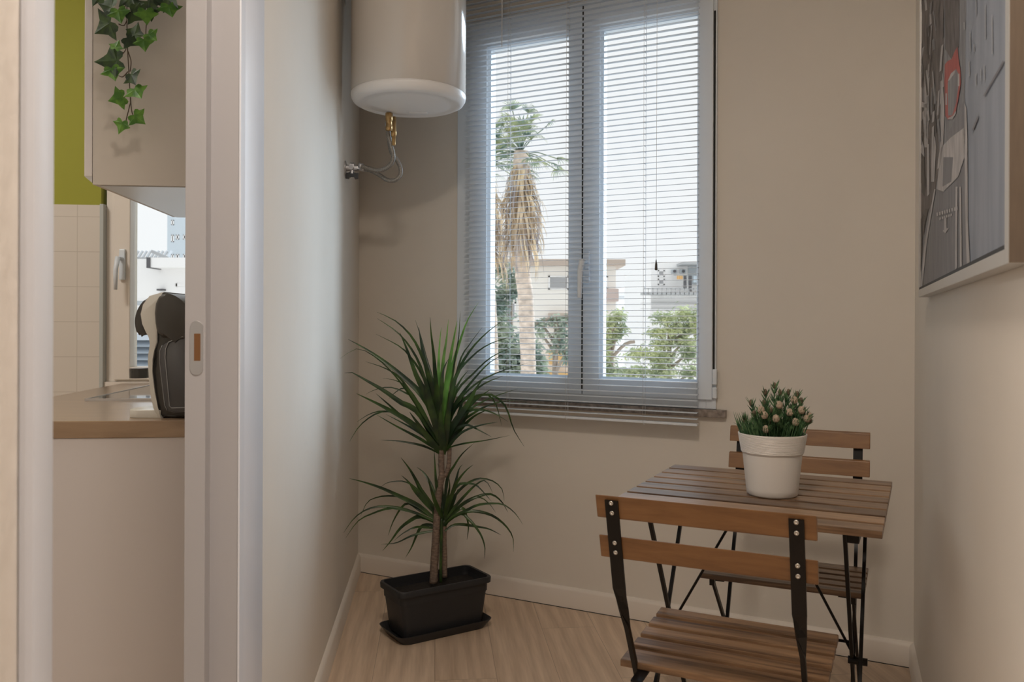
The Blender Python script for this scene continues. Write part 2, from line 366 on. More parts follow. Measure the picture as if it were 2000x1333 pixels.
# ------------------------------------------------------------------ doorway: casings, jamb, sliding leaf
d1 = tag(empty('door_1', WL(J1, 0, 0)), kind='structure')
uc1 = LXu(515, .012)
mb = MB(); mb.box(J1 + .001, uc1, 0, .012, 0, 2.20, bev=.004, fr=WL); mb.build('casing', M['casing'], d1, world=True, smooth_angle=40)
mb = MB(); mb.box(J1 - .010, J1, -TL, .010, 0, 2.14, bev=.0015, fr=WL); mb.build('jamb', M['door'], d1, world=True)
mb = MB(); mb.box(J1 - .012, J1 + .02, .0101, .0135, 0, 2.18, bev=.0012, fr=WL); mb.build('jamb_stop', M['casing'], d1, world=True)
mb = MB(); mb.box(sY(.675), J0, 0, .014, 0, 2.20, bev=.006, fr=WL); mb.build('casing', M['casing'], d1, world=True, smooth_angle=40)
mb = MB(); mb.box(sY(.680), J0 - .001, -.12, -.0005, 0, 2.14, fr=WL); mb.build('jamb', M['door'], d1, world=True)
mb = MB(); mb.box(sY(.675), uc1, .0, .012, 2.141, 2.20, bev=.003, fr=WL); mb.build('casing', M['casing'], d1, world=True)
# leaf
eY = 1.36; eu = sY(eY)
lf = tag(empty('door_2', WL(eu, -.08, 0)), kind='structure')
tl0 = None
def t_at(px, u):                                       # offset t on the left wall frame where column px crosses u
    a = (px - 1000) / F; o, d, n = WL.o, WL.d, WL.n
    # (o + d u + n t).x = a * (..).y
    return -((o.x + d.x*u) - a*(o.y + d.y*u)) / (n.x - a*n.y)
ta, tb = t_at(361, eu), t_at(401.5, eu)
mb = MB(); mb.box(eu, eu + .85, ta, tb, .006, 2.13, bev=.0012, fr=WL); mb.build('leaf', M['door'], lf, world=True)
tc_ = (t_at(371.5, eu) + t_at(397, eu)) / 2; tr = (t_at(397, eu) - t_at(371.5, eu)) / 2
zt_, zb_ = P(384, 627, eY).z, P(384, 733, eY).z
def oval(t0, r, z0, z1, u, n=14):
    pts = [WL(u, t0 + r*math.cos(PI*k/n), z1 - r + r*math.sin(PI*k/n)) for k in range(n+1)]
    return pts + [WL(u, t0 + r*math.cos(PI + PI*k/n), z0 + r + r*math.sin(PI + PI*k/n)) for k in range(n+1)]
mb = MB(); mb.prism(oval(tc_, tr, zb_, zt_, eu - .0015), WL.d * .0014, bev=.0005, seg=1); hd = mb.build('edge_pull', M['chrome'], lf, world=True); hd['label'] = 'satin oval pull let into the door edge'
zc0, zc1 = P(384, 705, eY).z, P(384, 652, eY).z
mb = MB(); mb.box(eu - .0017, eu - .0014, tc_ - tr*.36, tc_ + tr*.62, zc0, zc1, fr=WL); mb.build('finger_slot', mat('slot_brown', (.20, .09, .03), .5), hd, world=True)

# ------------------------------------------------------------------ kitchen
KD = sY(3.05)                                          # far kitchen wall
kf = Frame(WL(KD, 0, 0), (WL.n.x, WL.n.y)); kf.n = -WL.d.copy()      # u to the right, t towards camera
def KU(px, t=0): return kf.hit(px, 600, t)[0]
uk0, uk1 = KU(207), -.14
zk0 = .885; zk1 = 2.25
def tile_mat():
    m = mat('white_wall_tiles', (.72, .66, .59), .22); nt = m.node_tree; b = nt.nodes['Principled BSDF']
    br = nt.nodes.new('ShaderNodeTexBrick'); br.offset = 0; br.inputs['Scale'].default_value = 1
    br.inputs['Brick Width'].default_value = .125; br.inputs['Row Height'].default_value = .125; br.inputs['Mortar Size'].default_value = .0012
    br.inputs['Color1'].default_value = br.inputs['Color2'].default_value = (.72, .66, .59, 1); br.inputs['Mortar'].default_value = (.58, .52, .45, 1)
    tc = nt.nodes.new('ShaderNodeTexCoord'); sp = nt.nodes.new('ShaderNodeSeparateXYZ'); cb = nt.nodes.new('ShaderNodeCombineXYZ'); nt.links.new(tc.outputs['Object'], sp.inputs[0])
    nt.links.new(math_node(nt, 'ADD', sp.outputs[0], .05), cb.inputs[0]); nt.links.new(math_node(nt, 'ADD', sp.outputs[2], .025), cb.inputs[1]); nt.links.new(cb.outputs[0], br.inputs['Vector']); nt.links.new(br.outputs[0], b.inputs['Base Color'])
    return m
zg = kf.hit(170, 401)[1]
ut = KU(197)
mb = MB()
for a, b_, c, d in ((-2.55, ut, 0, zg), (-2.55, ut, zg, H), (uk1, -TL, 0, zg), (uk1, -TL, zg, H), (ut, uk1, 0, zk0), (ut, uk1, zk1, H)): mb.box(a, b_, -.22, 0, c, d, fr=kf, mi=1 if d <= zg else 0)
struct('wall_window_kitchen', mb, [M['green'], M['pvc_warm']])
mb = MB(); mb.box(-2.5, ut - .001, .0005, .009, .0, zg, fr=kf); struct('trim_2', mb, tile_mat())
mb = MB(); mb.box(ut - .001, ut + .011, -.02, .010, .86, zg + .004, fr=kf); struct('trim_3', mb, M['grey_trim'])
w2 = tag(empty('window_2', kf(uk0, -.03, zk0)), kind='structure')
a0 = ut + .0115; a1 = KU(224, -.02); g0 = KU(256, -.02)
zf0 = kf.hit(215, 757, -.02)[1]; zs0 = kf.hit(230, 742, -.02)[1]; zgl = kf.hit(260, 717, -.02)[1]
mb = MB()
for bx in ((a0, a1 + .01, zk0, zk1), (uk1 - .04, uk1, zk0, zk1), (a1 + .01, uk1 - .04, zk0, max(zs0, zk0 + .02)), (a1 + .01, uk1 - .04, zk1 - .05, zk1)): mb.box(bx[0], bx[1], -.09, -.02, bx[2], bx[3], fr=kf, bev=.002)
mb.build('window_frame', M['pvc_warm'], w2, world=True)
mb = MB()
for bx in ((a1, g0, zs0, zk1 - .04), (uk1 - .09, uk1 - .035, zs0, zk1 - .04), (g0, uk1 - .09, zs0, zgl), (g0, uk1 - .09, zk1 - .1, zk1 - .04)): mb.box(bx[0], bx[1], -.085, -.008, bx[2], bx[3], fr=kf, bev=.003)
sh = mb.build('sash', M['pvc_warm'], w2, world=True)
mb = MB(); mb.box(g0 - .005, uk1 - .085, -.055, -.050, zgl - .005, zk1 - .095, fr=kf); mb.build('glass_pane', M['glass'], sh, world=True)
mb = MB(); uh, z1_ = kf.hit(240, 487, 0); z0_ = kf.hit(240, 547, 0)[1]
mb.box(uh - .012, uh + .008, -.008, .004, z0_, z1_, fr=kf, bev=.003)
mb.tube([kf(uh - .002, .003, (z0_ + z1_)/2 + .02), kf(uh - .002, .035, (z0_ + z1_)/2 + .02)], .007)
mb.tube([kf(uh - .004, .035, (z0_ + z1_)/2 + .025), kf(uh - .010, .040, (z0_ + z1_)/2 - .02), kf(uh - .010, .040, kf.hit(234, 567, 0)[1])], [.009, .008, .006])
mb.build('window_handle', M['pvc'], sh, world=True)

ZC = .88
def K(px, Y, t=None): return P(px, 600, Y)
# base cabinet end panel + worktop in left wall frame (u along depth, t negative into kitchen)
ue = sY(1.87); tW0, tW1 = -TL - .003, -.78
wt = thing('worktop', 'oak-look kitchen worktop with a thick brown front edge, beyond the doorway', 'worktop', WL(ue, -.3, ZC - .038))
mb = MB(); mb.box(ue, KD - .012, tW1, tW0, ZC - .038, ZC, fr=WL, bev=.002)
o = mb.build('slab', M['worktop'], wt, world=True)
wt.rotation_euler = (0, 0, 0)
bc = thing('base_cabinet', 'grey-white kitchen base cabinet under the oak worktop', 'cabinet', WL(ue + .01, -.3, 0))
mb = MB(); mb.box(ue + .003, KD - .012, tW1 + .035, tW0, 0, ZC - .0385, fr=WL); mb.build('body', M['cabinet'], bc, world=True)
mb = MB()
for i in range(2): mb.box(ue + .006 + i*.56, ue + .56 + i*.56, tW1 + .014, tW1 + .034, .10, ZC - .045, fr=WL, bev=.001)
mb.build('door', M['cab_door'], bc, world=True)
# induction hob
hb = thing('induction_hob', 'black glass hob set on the worktop behind the coffee machine', 'hob', WL(sY(2.39), -.5, ZC))
hp0 = on_z(169.5, 780.5, ZC + .005); hu0 = (hp0 - WL.o).dot(WL.d); ht0 = (hp0 - WL.o).dot(WL.n)
mb = MB(); mb.box(hu0, hu0 + .52, ht0, ht0 + .58, ZC + .0005, ZC + .006, fr=WL, bev=.001); hg = mb.build('glass_top', M['hob'], hb, world=True)
mb = MB()
for a, b_, c, d in ((hu0 - .004, hu0, ht0 - .004, ht0 + .584), (hu0 + .52, hu0 + .524, ht0 - .004, ht0 + .584), (hu0, hu0 + .52, ht0 - .004, ht0), (hu0, hu0 + .52, ht0 + .58, ht0 + .584)): mb.box(a, b_, c, d, ZC + .0003, ZC + .0075, fr=WL)
mb.build('steel_rim', M['chrome'], hb, world=True)
# wall cabinet
wz0 = P(180, 366, 1.87).z; tcl = t_at(180, ue); tcd = t_at(163, ue)
wc = thing('wall_cabinet', 'pale grey wall cabinet above the worktop with ivy hanging over its side', 'cabinet', WL(ue, -.2, wz0))
mb = MB(); ucf = sY(2.43); mb.box(ue, ucf, tcl, tW0, wz0, wz0 + .95, fr=WL); mb.build('body', M['cab_side'], wc, world=True)
mb = MB(); mb.box(ue + .001, ucf, tcd, tcl - .002, wz0 + .018, wz0 + .95, fr=WL, bev=.001); dr = mb.build('door', M['cab_door'], wc, world=True)
mb = MB(); mb.prism([WL(ue + .002, tcd, wz0 + .018), WL(ue + .002, tcl - .002, wz0 + .018), WL(ue + .002, tcl - .002, wz0 + .004), WL(ue + .002, tcd + .008, wz0 + .011)], WL.d * .5); mb.build('grip_rail', M['chrome'], dr, world=True)
mb = MB(); mb.box(ue + .012, ucf - .004, tcl + .012, tW0 - .002, wz0 - .0015, wz0 - .0002, fr=WL); mb.build('underside', mat('grey_underside', (.66, .70, .72), .3), wc, world=True)
# coffee machine: side view, front to the left
cm0 = on_z(300, 818, ZC); CY = cm0.y + .005
cmach = thing('coffee_machine', 'black and cream capsule coffee machine standing on the kitchen worktop', 'coffee machine', (P(330, 800, CY + .07).x, CY + .07, ZC))
def cp(u, v, Y=None): return P(230 + u/4.76, 560 + v/4.76, Y or CY)
zfix = cp(300, 1228).z - ZC
def poly_c(pts, y0): return [cp(u, v) + V(0, y0, -zfix) for u, v in pts]
D = V(0, .115, 0)
mb = MB(); mb.prism(poly_c([(400,80),(500,85),(600,125),(680,220),(700,300),(680,400),(640,500),(720,560),(760,760),(755,1228),(395,1228),(360,1120),(335,950),(318,760),(322,650),(345,580),(362,500),(362,400),(345,290),(348,180)], 0), D, bev=.010)
mb.build('body', M['cof_black'], cmach, world=True, smooth_angle=50)
circ = lambda a0, a1, n, r=276, cx=432, cy=332: [(cx + r*math.cos(math.radians(a0 + (a1-a0)*k/n)), cy - r*math.sin(math.radians(a0 + (a1-a0)*k/n))) for k in range(n+1)]
mb = MB(); mb.prism(poly_c(circ(88, -42, 16, 270) + [(560,480),(430,480),(385,440),(360,350),(352,250),(362,160),(390,100)], -.012), D + V(0, .024, 0), bev=.010, seg=5)
mb.build('head', M['cof_head'], cmach, world=True, smooth_angle=60)
mb = MB(); mb.prism(poly_c([(410,58),(300,90),(240,170),(218,260),(232,350),(272,440),(303,480),(312,540),(290,640),(284,700),(300,900),(318,1050),(338,1140),(400,1228),(415,1228),(375,1130),(350,980),(328,800),(325,680),(345,600),(372,520),(374,400),(352,300),(350,200),(375,130),(440,54)], -.004), D + V(0, .008, 0), bev=.0015, seg=2)
mb.build('side_band', M['cof_white'], cmach, world=True, smooth_angle=40)
mb = MB(); mb.prism(poly_c(circ(128, 206, 14, 280) + [(215,448),(285,456),(245,350),(232,260),(250,170),(300,92)], .004), D - V(0, .008, 0), bev=.006, seg=4)
mb.build('front_cover', M['cof_head'], cmach, world=True, smooth_angle=60)
mb = MB(); mb.prism(poly_c([(640,450),(500,505),(425,545),(405,600),(402,700),(425,900),(450,1100),(480,1160),(540,1175),(740,1180),(740,470)], -.010), V(0, .12, 0), bev=.004)
tk = mb.build('water_tank', M['tank'], cmach, world=True, smooth_angle=50)
mb = MB(); mb.tube(poly_c([(700,450),(600,472),(490,520),(465,580),(460,660),(480,880),(500,1110),(520,1128),(700,1122)], -.011), .0011, 6); mb.tube(poly_c([(430,548),(409,600),(405,700),(428,900),(452,1100),(475,1150)], -.0095), .0009, 6)
mb.build('tank_ridge', M['tank_edge'], tk, world=True)
mb = MB(); c0 = cp(200, 770, CY + .058) + V(0, 0, -zfix); rr = abs(cp(290, 770).x - cp(112, 770).x) / 2
mb.lathe([(0, cp(200,868).z - zfix), (rr*.97, cp(200,868).z - zfix), (rr, cp(200,790).z - zfix), (rr*.98, cp(200,775).z - zfix), (rr*.90, cp(200,775).z - zfix), (rr*.88, cp(200,782).z - zfix), (0, cp(200,782).z - zfix)], (c0.x, c0.y, 0), 40)
dt = mb.build('drip_tray', M['cof_black'], cmach, world=True, smooth_angle=40)
mb = MB()
for k in range(-3, 4):
    hx = math.sqrt(max(0, (rr*.86)**2 - (k*rr*.24)**2)); zz = cp(200, 777).z - zfix; mb.bar((c0.x - hx, c0.y + k*rr*.24, zz), (c0.x + hx, c0.y + k*rr*.24, zz), .003, .002, (0, 1, 0))
mb.build('tray_grille', M['chrome'], dt, world=True)
zf = cp(200, 1150).z - zfix
xl, xr = cp(127, 1200, CY + .03).x, cp(400, 1200).x; fp = [V(xr, CY - .001, ZC)]
for k in range(9):
    a = PI/2 * k / 8; fp.append(V(xl + .03 - .03*math.sin(a), CY + .03 - .03 * math.cos(a) - .001, ZC))
for k in range(9):
    a = PI/2 * k / 8; fp.append(V(xl + .05 - .05*math.cos(a), CY + .066 + .05 * math.sin(a), ZC))
fp.append(V(xr, CY + .116, ZC))
mb = MB(); mb.prism(fp, V(0, 0, zf - ZC), bev=.002, seg=2); mb.build('foot', M['cof_white'], cmach, world=True, smooth_angle=40)

# hanging ivy over the cabinet side
IY = WL(ue, tcl, 0).y
ivy = thing('hanging_ivy', 'trailing artificial ivy hanging down in front of the wall cabinet side', 'plant', P(248, 0, IY - .03) + V(0, 0, .30))
def iv(px, py, d=.03): return P(px, py, IY - d)
def sub(u, v): return (160 + u/4.936, v/4.936)
mb = MB()
for pth in ([(248,-330),(248,-150),(248,0),(248,40),(249,90),(251,130),(253,160),(255,195),(252,230),(245,241)],
            [(262,-330),(288,-120),(300,-8),(310,3),(320,9)], [(240,-330),(242,-200),(246,-60),(248,10)], [(255,190),(257,215),(261,228)], [(248,40),(242,50),(232,47)], [(249,85),(244,100),(233,111)],
            [(250,140),(240,150),(232,148)], [(252,175),(246,188),(238,192)], [(250,30),(258,34),(264,34)], [(292,-60),(288,20),(285,60),(285,75)], [(250,100),(256,120),(254,140)], [(249,10),(240,14),(234,18)], [(252,5),(256,18),(262,22)]):
    mb.tube(smooth([iv(x, y, .03 + .004*math.sin(i*1.7)) for i, (x, y) in enumerate(pth)], 14), .0011, 6)
mb.build('vine_stem', M['vine'], ivy, world=True)
LH = [(.20,-.20),(.46,-.26),(.60,-.10),(.60,.06),(.78,.16),(1.0,.26),(.72,.44),(.46,.56),(.30,.76),(.12,1.02)]
LEAF = [(0,0)] + LH + [(0,1.22)] + [(-x, z) for x, z in LH[::-1]]
def ivy_leaf(mb, px, py, size, ang, d=.04, tiltx=0.0, tilty=0.0):
    c = iv(px, py, d); s = size * IY / F / 1.6
    R = Matrix.Rotation(ang, 3, 'Y') @ Matrix.Rotation(tiltx, 3, 'X') @ Matrix.Rotation(tilty, 3, 'Z')
    f = lambda x, z: c + R @ V(x*s, -.16*s*(x*x) - .10*s*(z-.3)**2 + .14*s*abs(x), (z-.4)*s)
    cen = mb.bm.verts.new(f(0, .1)); vs = [mb.bm.verts.new(f(x, z)) for x, z in LEAF]
    for i in range(len(vs)): mb.bm.faces.new((cen, vs[i], vs[(i+1) % len(vs)]))
rd = math.radians
dark = [((250,60),46,rd(-70)),((230,250),56,rd(-118)),((280,590),58,rd(-100)),((520,300),34,rd(20)),((480,390),36,rd(120)),((490,750),36,rd(150)),((560,60),44,rd(60)),((860,20),44,rd(130)),((520,140),38,rd(120)),((440,-60),50,rd(-40)),((700,-60),50,rd(40)),((150,-90),50,rd(-60)),((680,90),36,rd(95))]
light = [((360,140),36,rd(165)),((620,150),36,rd(175)),((850,90),38,rd(160)),((670,350),30,rd(130)),((600,420),32,rd(170)),((335,440),24,rd(20)),((300,700),36,rd(160)),((350,950),36,rd(-110)),((530,890),38,rd(140)),((380,1215),32,rd(-160)),((540,1140),34,rd(130))]
random.seed(4)
for nm, L_, m, d0 in (('dark_foliage', dark, 'ivy_dark', .035), ('young_foliage', light, 'ivy_light', .048)):
    mb = MB()
    for (p, s_, a) in L_:
        x, y = sub(*p); ivy_leaf(mb, x, y, s_ * (1.0 if s_ > 40 else 1.05), a, d0 + random.uniform(-.004, .008), random.uniform(-.35, .35), random.uniform(-.4, .4))
    mb.build(nm, M[m], ivy, world=True)

# ------------------------------------------------------------------ main window
w1 = tag(empty('window_1', WB(uw0, 0, zw0)), kind='structure')
def bu(px, py=400, t=0): return WB.hit(px, py, t)[0]
def bz(px, py, t=0): return WB.hit(px, py, t)[1]
FT = .012
mb = MB()
for u0, u1, z0, z1 in ((uw0, uw0 + .06, zw0, zw1), (uw1 - .035, uw1, zw0, zw1), (uw0 + .06, uw1 - .035, zw0, zw0 + .05), (uw0 + .06, uw1 - .035, zw1 - .05, zw1)):
    mb.box(u0, u1, -.07, FT, z0, z1, fr=WB, bev=.002)
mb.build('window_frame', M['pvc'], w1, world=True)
ST = .026                                             # sash face
us0 = bu(916, 500, ST); um = bu(1137.5, 500, ST); us1 = bu(1391, 650, ST)
gl0, gl1 = bu(950, 400, ST), bu(1111, 400, ST); gr0, gr1 = bu(1171, 400, ST), bu(1362.5, 400, ST)
zs0 = bz(1364, 780.5, ST); zs1 = zw1 - .012
zgb = bz(1360, 747, ST); zgt = bz(1364, 22, ST)
for k, (a, b_, g0_, g1_) in enumerate(((us0, um - .002, gl0, gl1), (um + .002, us1, gr0, gr1))):
    mb = MB()
    for u0, u1, z0, z1 in ((a, g0_, zs0, zs1), (g1_, b_, zs0, zs1), (g0_, g1_, zs0, zgb), (g0_, g1_, zgt, zs1)):
        mb.box(u0, u1, -.05, ST, z0, z1, fr=WB, bev=.002)
    # bevelled glazing bead
    for (p, q, r_, s_) in (((g0_, zgb), (g1_, zgb), (g1_ - .008, zgb + .008), (g0_ + .008, zgb + .008)), ((g0_, zgb), (g0_ + .008, zgb + .008), (g0_ + .008, zgt - .008), (g0_, zgt)),
                           ((g1_, zgb), (g1_, zgt), (g1_ - .008, zgt - .008), (g1_ - .008, zgb + .008)), ((g0_, zgt), (g0_ + .008, zgt - .008), (g1_ - .008, zgt - .008), (g1_, zgt))):
        in_ = {(g0_ + .008), (g1_ - .008)}
        mb.poly([WB(x, (.004 if x in in_ else ST - .004), z) for x, z in (p, q, r_, s_)])
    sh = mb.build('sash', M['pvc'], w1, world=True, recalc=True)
    mb = MB(); mb.box(g0_ - .004, g1_ + .004, .000, .004, zgb - .004, zgt + .004, fr=WB); mb.build('glass_pane', M['glass'], sh, world=True)
    if k == 1:
        mb = MB(); hu = bu(1146, 540, ST); hz1, hz0 = bz(1146, 490, ST), bz(1146, 555, ST)
        mb.box(hu - .012, hu + .014, ST - .001, ST + .010, hz0, hz1, fr=WB, bev=.005)
        mb.tube([WB(hu, ST + .008, hz0 + .085), WB(hu, ST + .04, hz0 + .085)], .009)
        hb_ = bz(1138, 582, ST + .045); mb.tube([WB(hu - .002, ST + .04, hz0 + .09), WB(hu - .008, ST + .046, hz0 + .05), WB(hu - .010, ST + .046, hb_)], [.012, .011, .009], 12)
        mb.build('window_handle', M['pvc'], sh, world=True, smooth_angle=50)
mb = MB(); mb.box(um - .0025, um + .0025, .0, ST + .001, zs0 + .02, zs1 - .01, fr=WB); mb.build('meeting_seal', M['black_gap'], w1, world=True)
mb = MB(); mb.box(us1 + .0005, us1 + .006, FT, FT + .003, bz(1394, 722, ST), bz(1398, 18, ST), fr=WB); mb.build('edge_gap', M['black_gap'], w1, world=True)
mb = MB()
for y0, y1 in ((722, 752), (757, 779)): mb.box(us1 + .001, us1 + .016, FT, FT + .016, bz(1395, y1, ST), bz(1395, y0, ST), fr=WB, bev=.003)
mb.build('hinge', M['pvc'], w1, world=True)
# marble sill
sl0, sl1 = bu(885, 800, .02), bu(1417, 810, .022)
sz1 = zw0 - .001; sz0 = bz(1417, 817.5, .022)
mb = MB(); mb.box(sl0, sl1, .0005, .024, sz0, sz1, fr=WB, bev=.002); o = mb.build('window_sill', M['marble'], w1, world=True); o['label'] = 'mottled brown-grey marble sill'

# ------------------------------------------------------------------ venetian blind
BTT = .068
bl0, bl1 = bu(908, 350, BTT), bu(1364, 500, BTT)
zbr = bz(1362, 830, BTT)
vb = thing('venetian_blind', 'white venetian blind with thin open slats hanging over the window', 'blind', WB((bl0+bl1)/2, BTT, zbr - .004))
mb = MB(); tilt = math.radians(4.3); pitch = .0213; z = zbr + .020; nsl = 0; random.seed(2)
while z < H - .14:
    dt_ = tilt + random.uniform(-.02, .02); c, s_ = math.cos(dt_), math.sin(dt_); pr = []
    for k in range(5):
        x = -.0125 + .025 * k / 4; cam_ = .0011 * (1 - (x/.0125)**2)
        pr.append((BTT + x*c + cam_*s_, z - x*s_ + cam_*c))
    A = [mb.bm.verts.new(WB(bl0, t, zz)) for t, zz in pr]; B = [mb.bm.verts.new(WB(bl1, t, zz)) for t, zz in pr]
    A2 = [mb.bm.verts.new(WB(bl0, t, zz - .0006)) for t, zz in pr]; B2 = [mb.bm.verts.new(WB(bl1, t, zz - .0006)) for t, zz in pr]
    for i in range(4):
        mb.bm.faces.new((A[i], A[i+1], B[i+1], B[i])).smooth = True; mb.bm.faces.new((A2[i+1], A2[i], B2[i], B2[i+1])).smooth = True
    mb.bm.faces.new((A[4], A2[4], B2[4], B[4])); mb.bm.faces.new((A2[0], A[0], B[0], B2[0]))
    z += pitch; nsl += 1
mb.build('slats', M['blind'], vb, world=True, recalc=False)
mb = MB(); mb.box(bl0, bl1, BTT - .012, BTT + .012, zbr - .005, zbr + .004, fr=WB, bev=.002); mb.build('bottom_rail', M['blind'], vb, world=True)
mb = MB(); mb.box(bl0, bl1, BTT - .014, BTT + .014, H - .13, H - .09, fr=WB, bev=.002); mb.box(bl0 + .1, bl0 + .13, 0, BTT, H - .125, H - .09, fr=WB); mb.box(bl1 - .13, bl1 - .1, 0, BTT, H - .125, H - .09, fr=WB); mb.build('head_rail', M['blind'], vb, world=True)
for px, off in ((994, .0), (1108, .0), (1259, .0)):
    uu = bu(px, 500, BTT); mb = MB()
    mb.tube([WB(uu, BTT + .0135, zbr - .004), WB(uu, BTT + .0135, H - .13)], .0006, 5); mb.tube([WB(uu, BTT - .0135, zbr - .004), WB(uu, BTT - .0135, H - .13)], .0006, 5)
    mb.tube([WB(uu + .004, BTT, zbr), WB(uu + .004, BTT, H - .13)], .0006, 5)
    mb.lathe([(0, -.012), (.004, -.010), (.004, -.004), (0, -.003)], WB(uu, BTT, zbr), 10)
    zz = zbr + .020
    while zz < H - .14: mb.box(uu - .0012, uu + .0012, BTT - .0135, BTT + .0135, zz - .0022, zz - .0012, fr=WB); zz += pitch
    mb.build('ladder_cord', M['cord'], vb, world=True)
mb = MB(); uu = bu(980, 60, BTT + .02); mb.tube([WB(uu, BTT + .018, bz(979, 95, BTT)), WB(uu, BTT + .018, H - .11)], .0022, 6); mb.build('tilt_wand', M['cord'], vb, world=True)
mb = MB(); uu = bu(1283, 60, BTT + .02); mb.tube([WB(uu, BTT + .018, bz(1279, 510, BTT)), WB(uu, BTT + .018, H - .11)], .0007, 6); pcd = mb.build('pull_cord', M['cord'], vb, world=True)
mb = MB(); mb.lathe([(0, -.036), (.0052, -.034), (.0042, -.014), (.0012, .004), (0, .005)], WB(uu, BTT + .018, bz(1279, 510, BTT)), 12); tsl = mb.build('tassel', mat('tassel_brown', (.10, .085, .07), .6), pcd, world=True); tsl['label'] = 'small dark brown cord tassel'

# ------------------------------------------------------------------ water heater
HX, HYY, HR = -.366, 2.92, .200
zc = P(797, 187, HYY).z
wh = thing('water_heater', 'white cylindrical electric water heater mounted on the left wall', 'water heater', (HX, HYY, zc - .05))
mb = MB(); mb.lathe([(HR - .01, zc + .002), (HR, zc + .004), (HR, zc + .70), (HR - .02, zc + .74), (0, zc + .75)], (HX, HYY, 0), 96); mb.build('tank_body', M['white_pl'], wh, world=True)
mb = MB(); mb.lathe([(HR - .012, zc + .012), (HR + .0005, zc), (HR + .001, zc - .004), (HR - .001, zc - .016), (HR - .008, zc - .027), (HR - .022, zc - .034), (HR - .034, zc - .033), (HR - .040, zc - .030), (HR - .06, zc - .034), (.08, zc - .044), (0, zc - .046)], (HX, HYY, 0), 96); mb.build('bottom_cap', M['white_cap'], wh, world=True)
uhh = (V(HX, HYY, 0) - WL.o).dot(WL.d); thh = (V(HX, HYY, 0) - WL.o).dot(WL.n)
mb = MB(); mb.box(uhh - .14, uhh + .14, .0005, .006, zc + .36, zc + .68, fr=WL); mb.box(uhh - .03, uhh + .03, .0062, thh - HR + .003, zc + .38, zc + .66, fr=WL, bev=.003); mb.build('wall_bracket', M['white_pl'], wh, world=True)
cu = P(819, 205, 3.0)
mb = MB(); mb.box(HX - .005, HX + .06, HYY + .05, HYY + .058, zc - .049, zc - .043, bev=.002); mb.build('cover_clip', M['white_cap'], wh, world=True)
n1 = P(760, 216, 2.985); n1.z = zc - .068; n2 = P(766, 222, 3.02); n2.z = zc - .050
hoses = (([(757, 240, 3.03), (759, 262, 3.03), (763, 282, 3.035), (768, 302, 3.04), (766, 317, 3.05), (755, 328, 3.06), (738, 333, 3.07), (720, 329, 3.08), (702, 323, 3.09)], 'shorter braided steel hose from the water heater, the upper curve', n1),
         ([(766, 252, 3.05), (764, 262, 3.07), (761, 278, 3.085), (765, 298, 3.095), (775, 312, 3.10), (782, 328, 3.105), (782, 342, 3.105), (772, 352, 3.105), (757, 352, 3.11), (744, 344, 3.115), (730, 336, 3.12), (714, 331, 3.13), (704, 329, 3.135)], 'longer braided steel hose drooping in a loop below the water heater', n2))
for i, (pts, lab, nn) in enumerate(hoses):
    hz = thing('water_hose', lab, 'hose', P(*pts[0]), group='braided hoses under the water heater')
    mb = MB()
    if i == 0: mb.lathe([(0, .045), (.0135, .045), (.0135, .018), (.011, .016), (.011, 0), (.0125, -.002), (.0125, -.018), (0, -.018)], (n1.x, n1.y, n1.z - .022), 6)
    else: mb.lathe([(0, .05), (.009, .05), (.009, .0), (.0105, -.002), (.0105, -.02), (.0075, -.021), (.0075, -.050), (.006, -.054), (0, -.054)], (n2.x + .006, n2.y, n2.z - .05), 6)
    mb.build('brass_fitting', M['brass'], hz, world=True)
    mb = MB(); q = smooth([P(*p) for p in pts], 60); mb.tube(q, [.0078 + .0005 * (k % 2) for k in range(60)], 10); mb.build('braid', M['braid'], hz, world=True, smooth_angle=70)
    for qa, qb in ((q[0], q[3]), (q[-4], q[-1])): mb = MB(); mb.tube([qa, qb], .0098, 8); mb.build('crimp_sleeve', M['chrome'], hz, world=True)
vw = P(690, 328, 3.10); tv = (vw - WL.o).dot(WL.n); uv = (vw - WL.o).dot(WL.d)
vv = thing('wall_valve', 'chrome angle valve with black butterfly knob on the left wall', 'valve', P(690, 341, 3.10))
wp = WL(uv, 0, vw.z)
mb = MB(); wn_ = WL.n
mb.tube([wp + wn_*.0005, wp + wn_*.004, wp + wn_*.006], [.026, .026, .018], 20); mb.tube([wp, wp + wn_*.045], .012, 12); mb.tube([wp + wn_*.018 + V(0,0,.004), wp + wn_*.034 + V(0,0,.004)], .016, 6)
mb.tube([wp + wn_*.045, wp + wn_*.058], .010, 6); mb.tube([wp + wn_*.026, wp + wn_*.026 - V(0,0,.022)], .008, 10); mb.tube([wp + wn_*.026 + V(0, .02, 0), wp + wn_*.026 - V(0, .02, 0)], .010, 8)
mb.build('valve_body', M['chrome'], vv, world=True, smooth_angle=40)
kb = wp + wn_*.026 - V(0, 0, .028); mb = MB()
mb.prism([kb + wn_*x + V(0, -.006, z_) for x, z_ in ((-.024, .008), (-.009, .008), (-.005, .013), (.005, .013), (.009, .008), (.024, .008), (.023, -.013), (.012, -.015), (.006, -.004), (-.006, -.004), (-.012, -.015), (-.023, -.013))], V(0, .012, 0), bev=.0015)
mb.build('knob', M['cof_black'], vv, world=True)

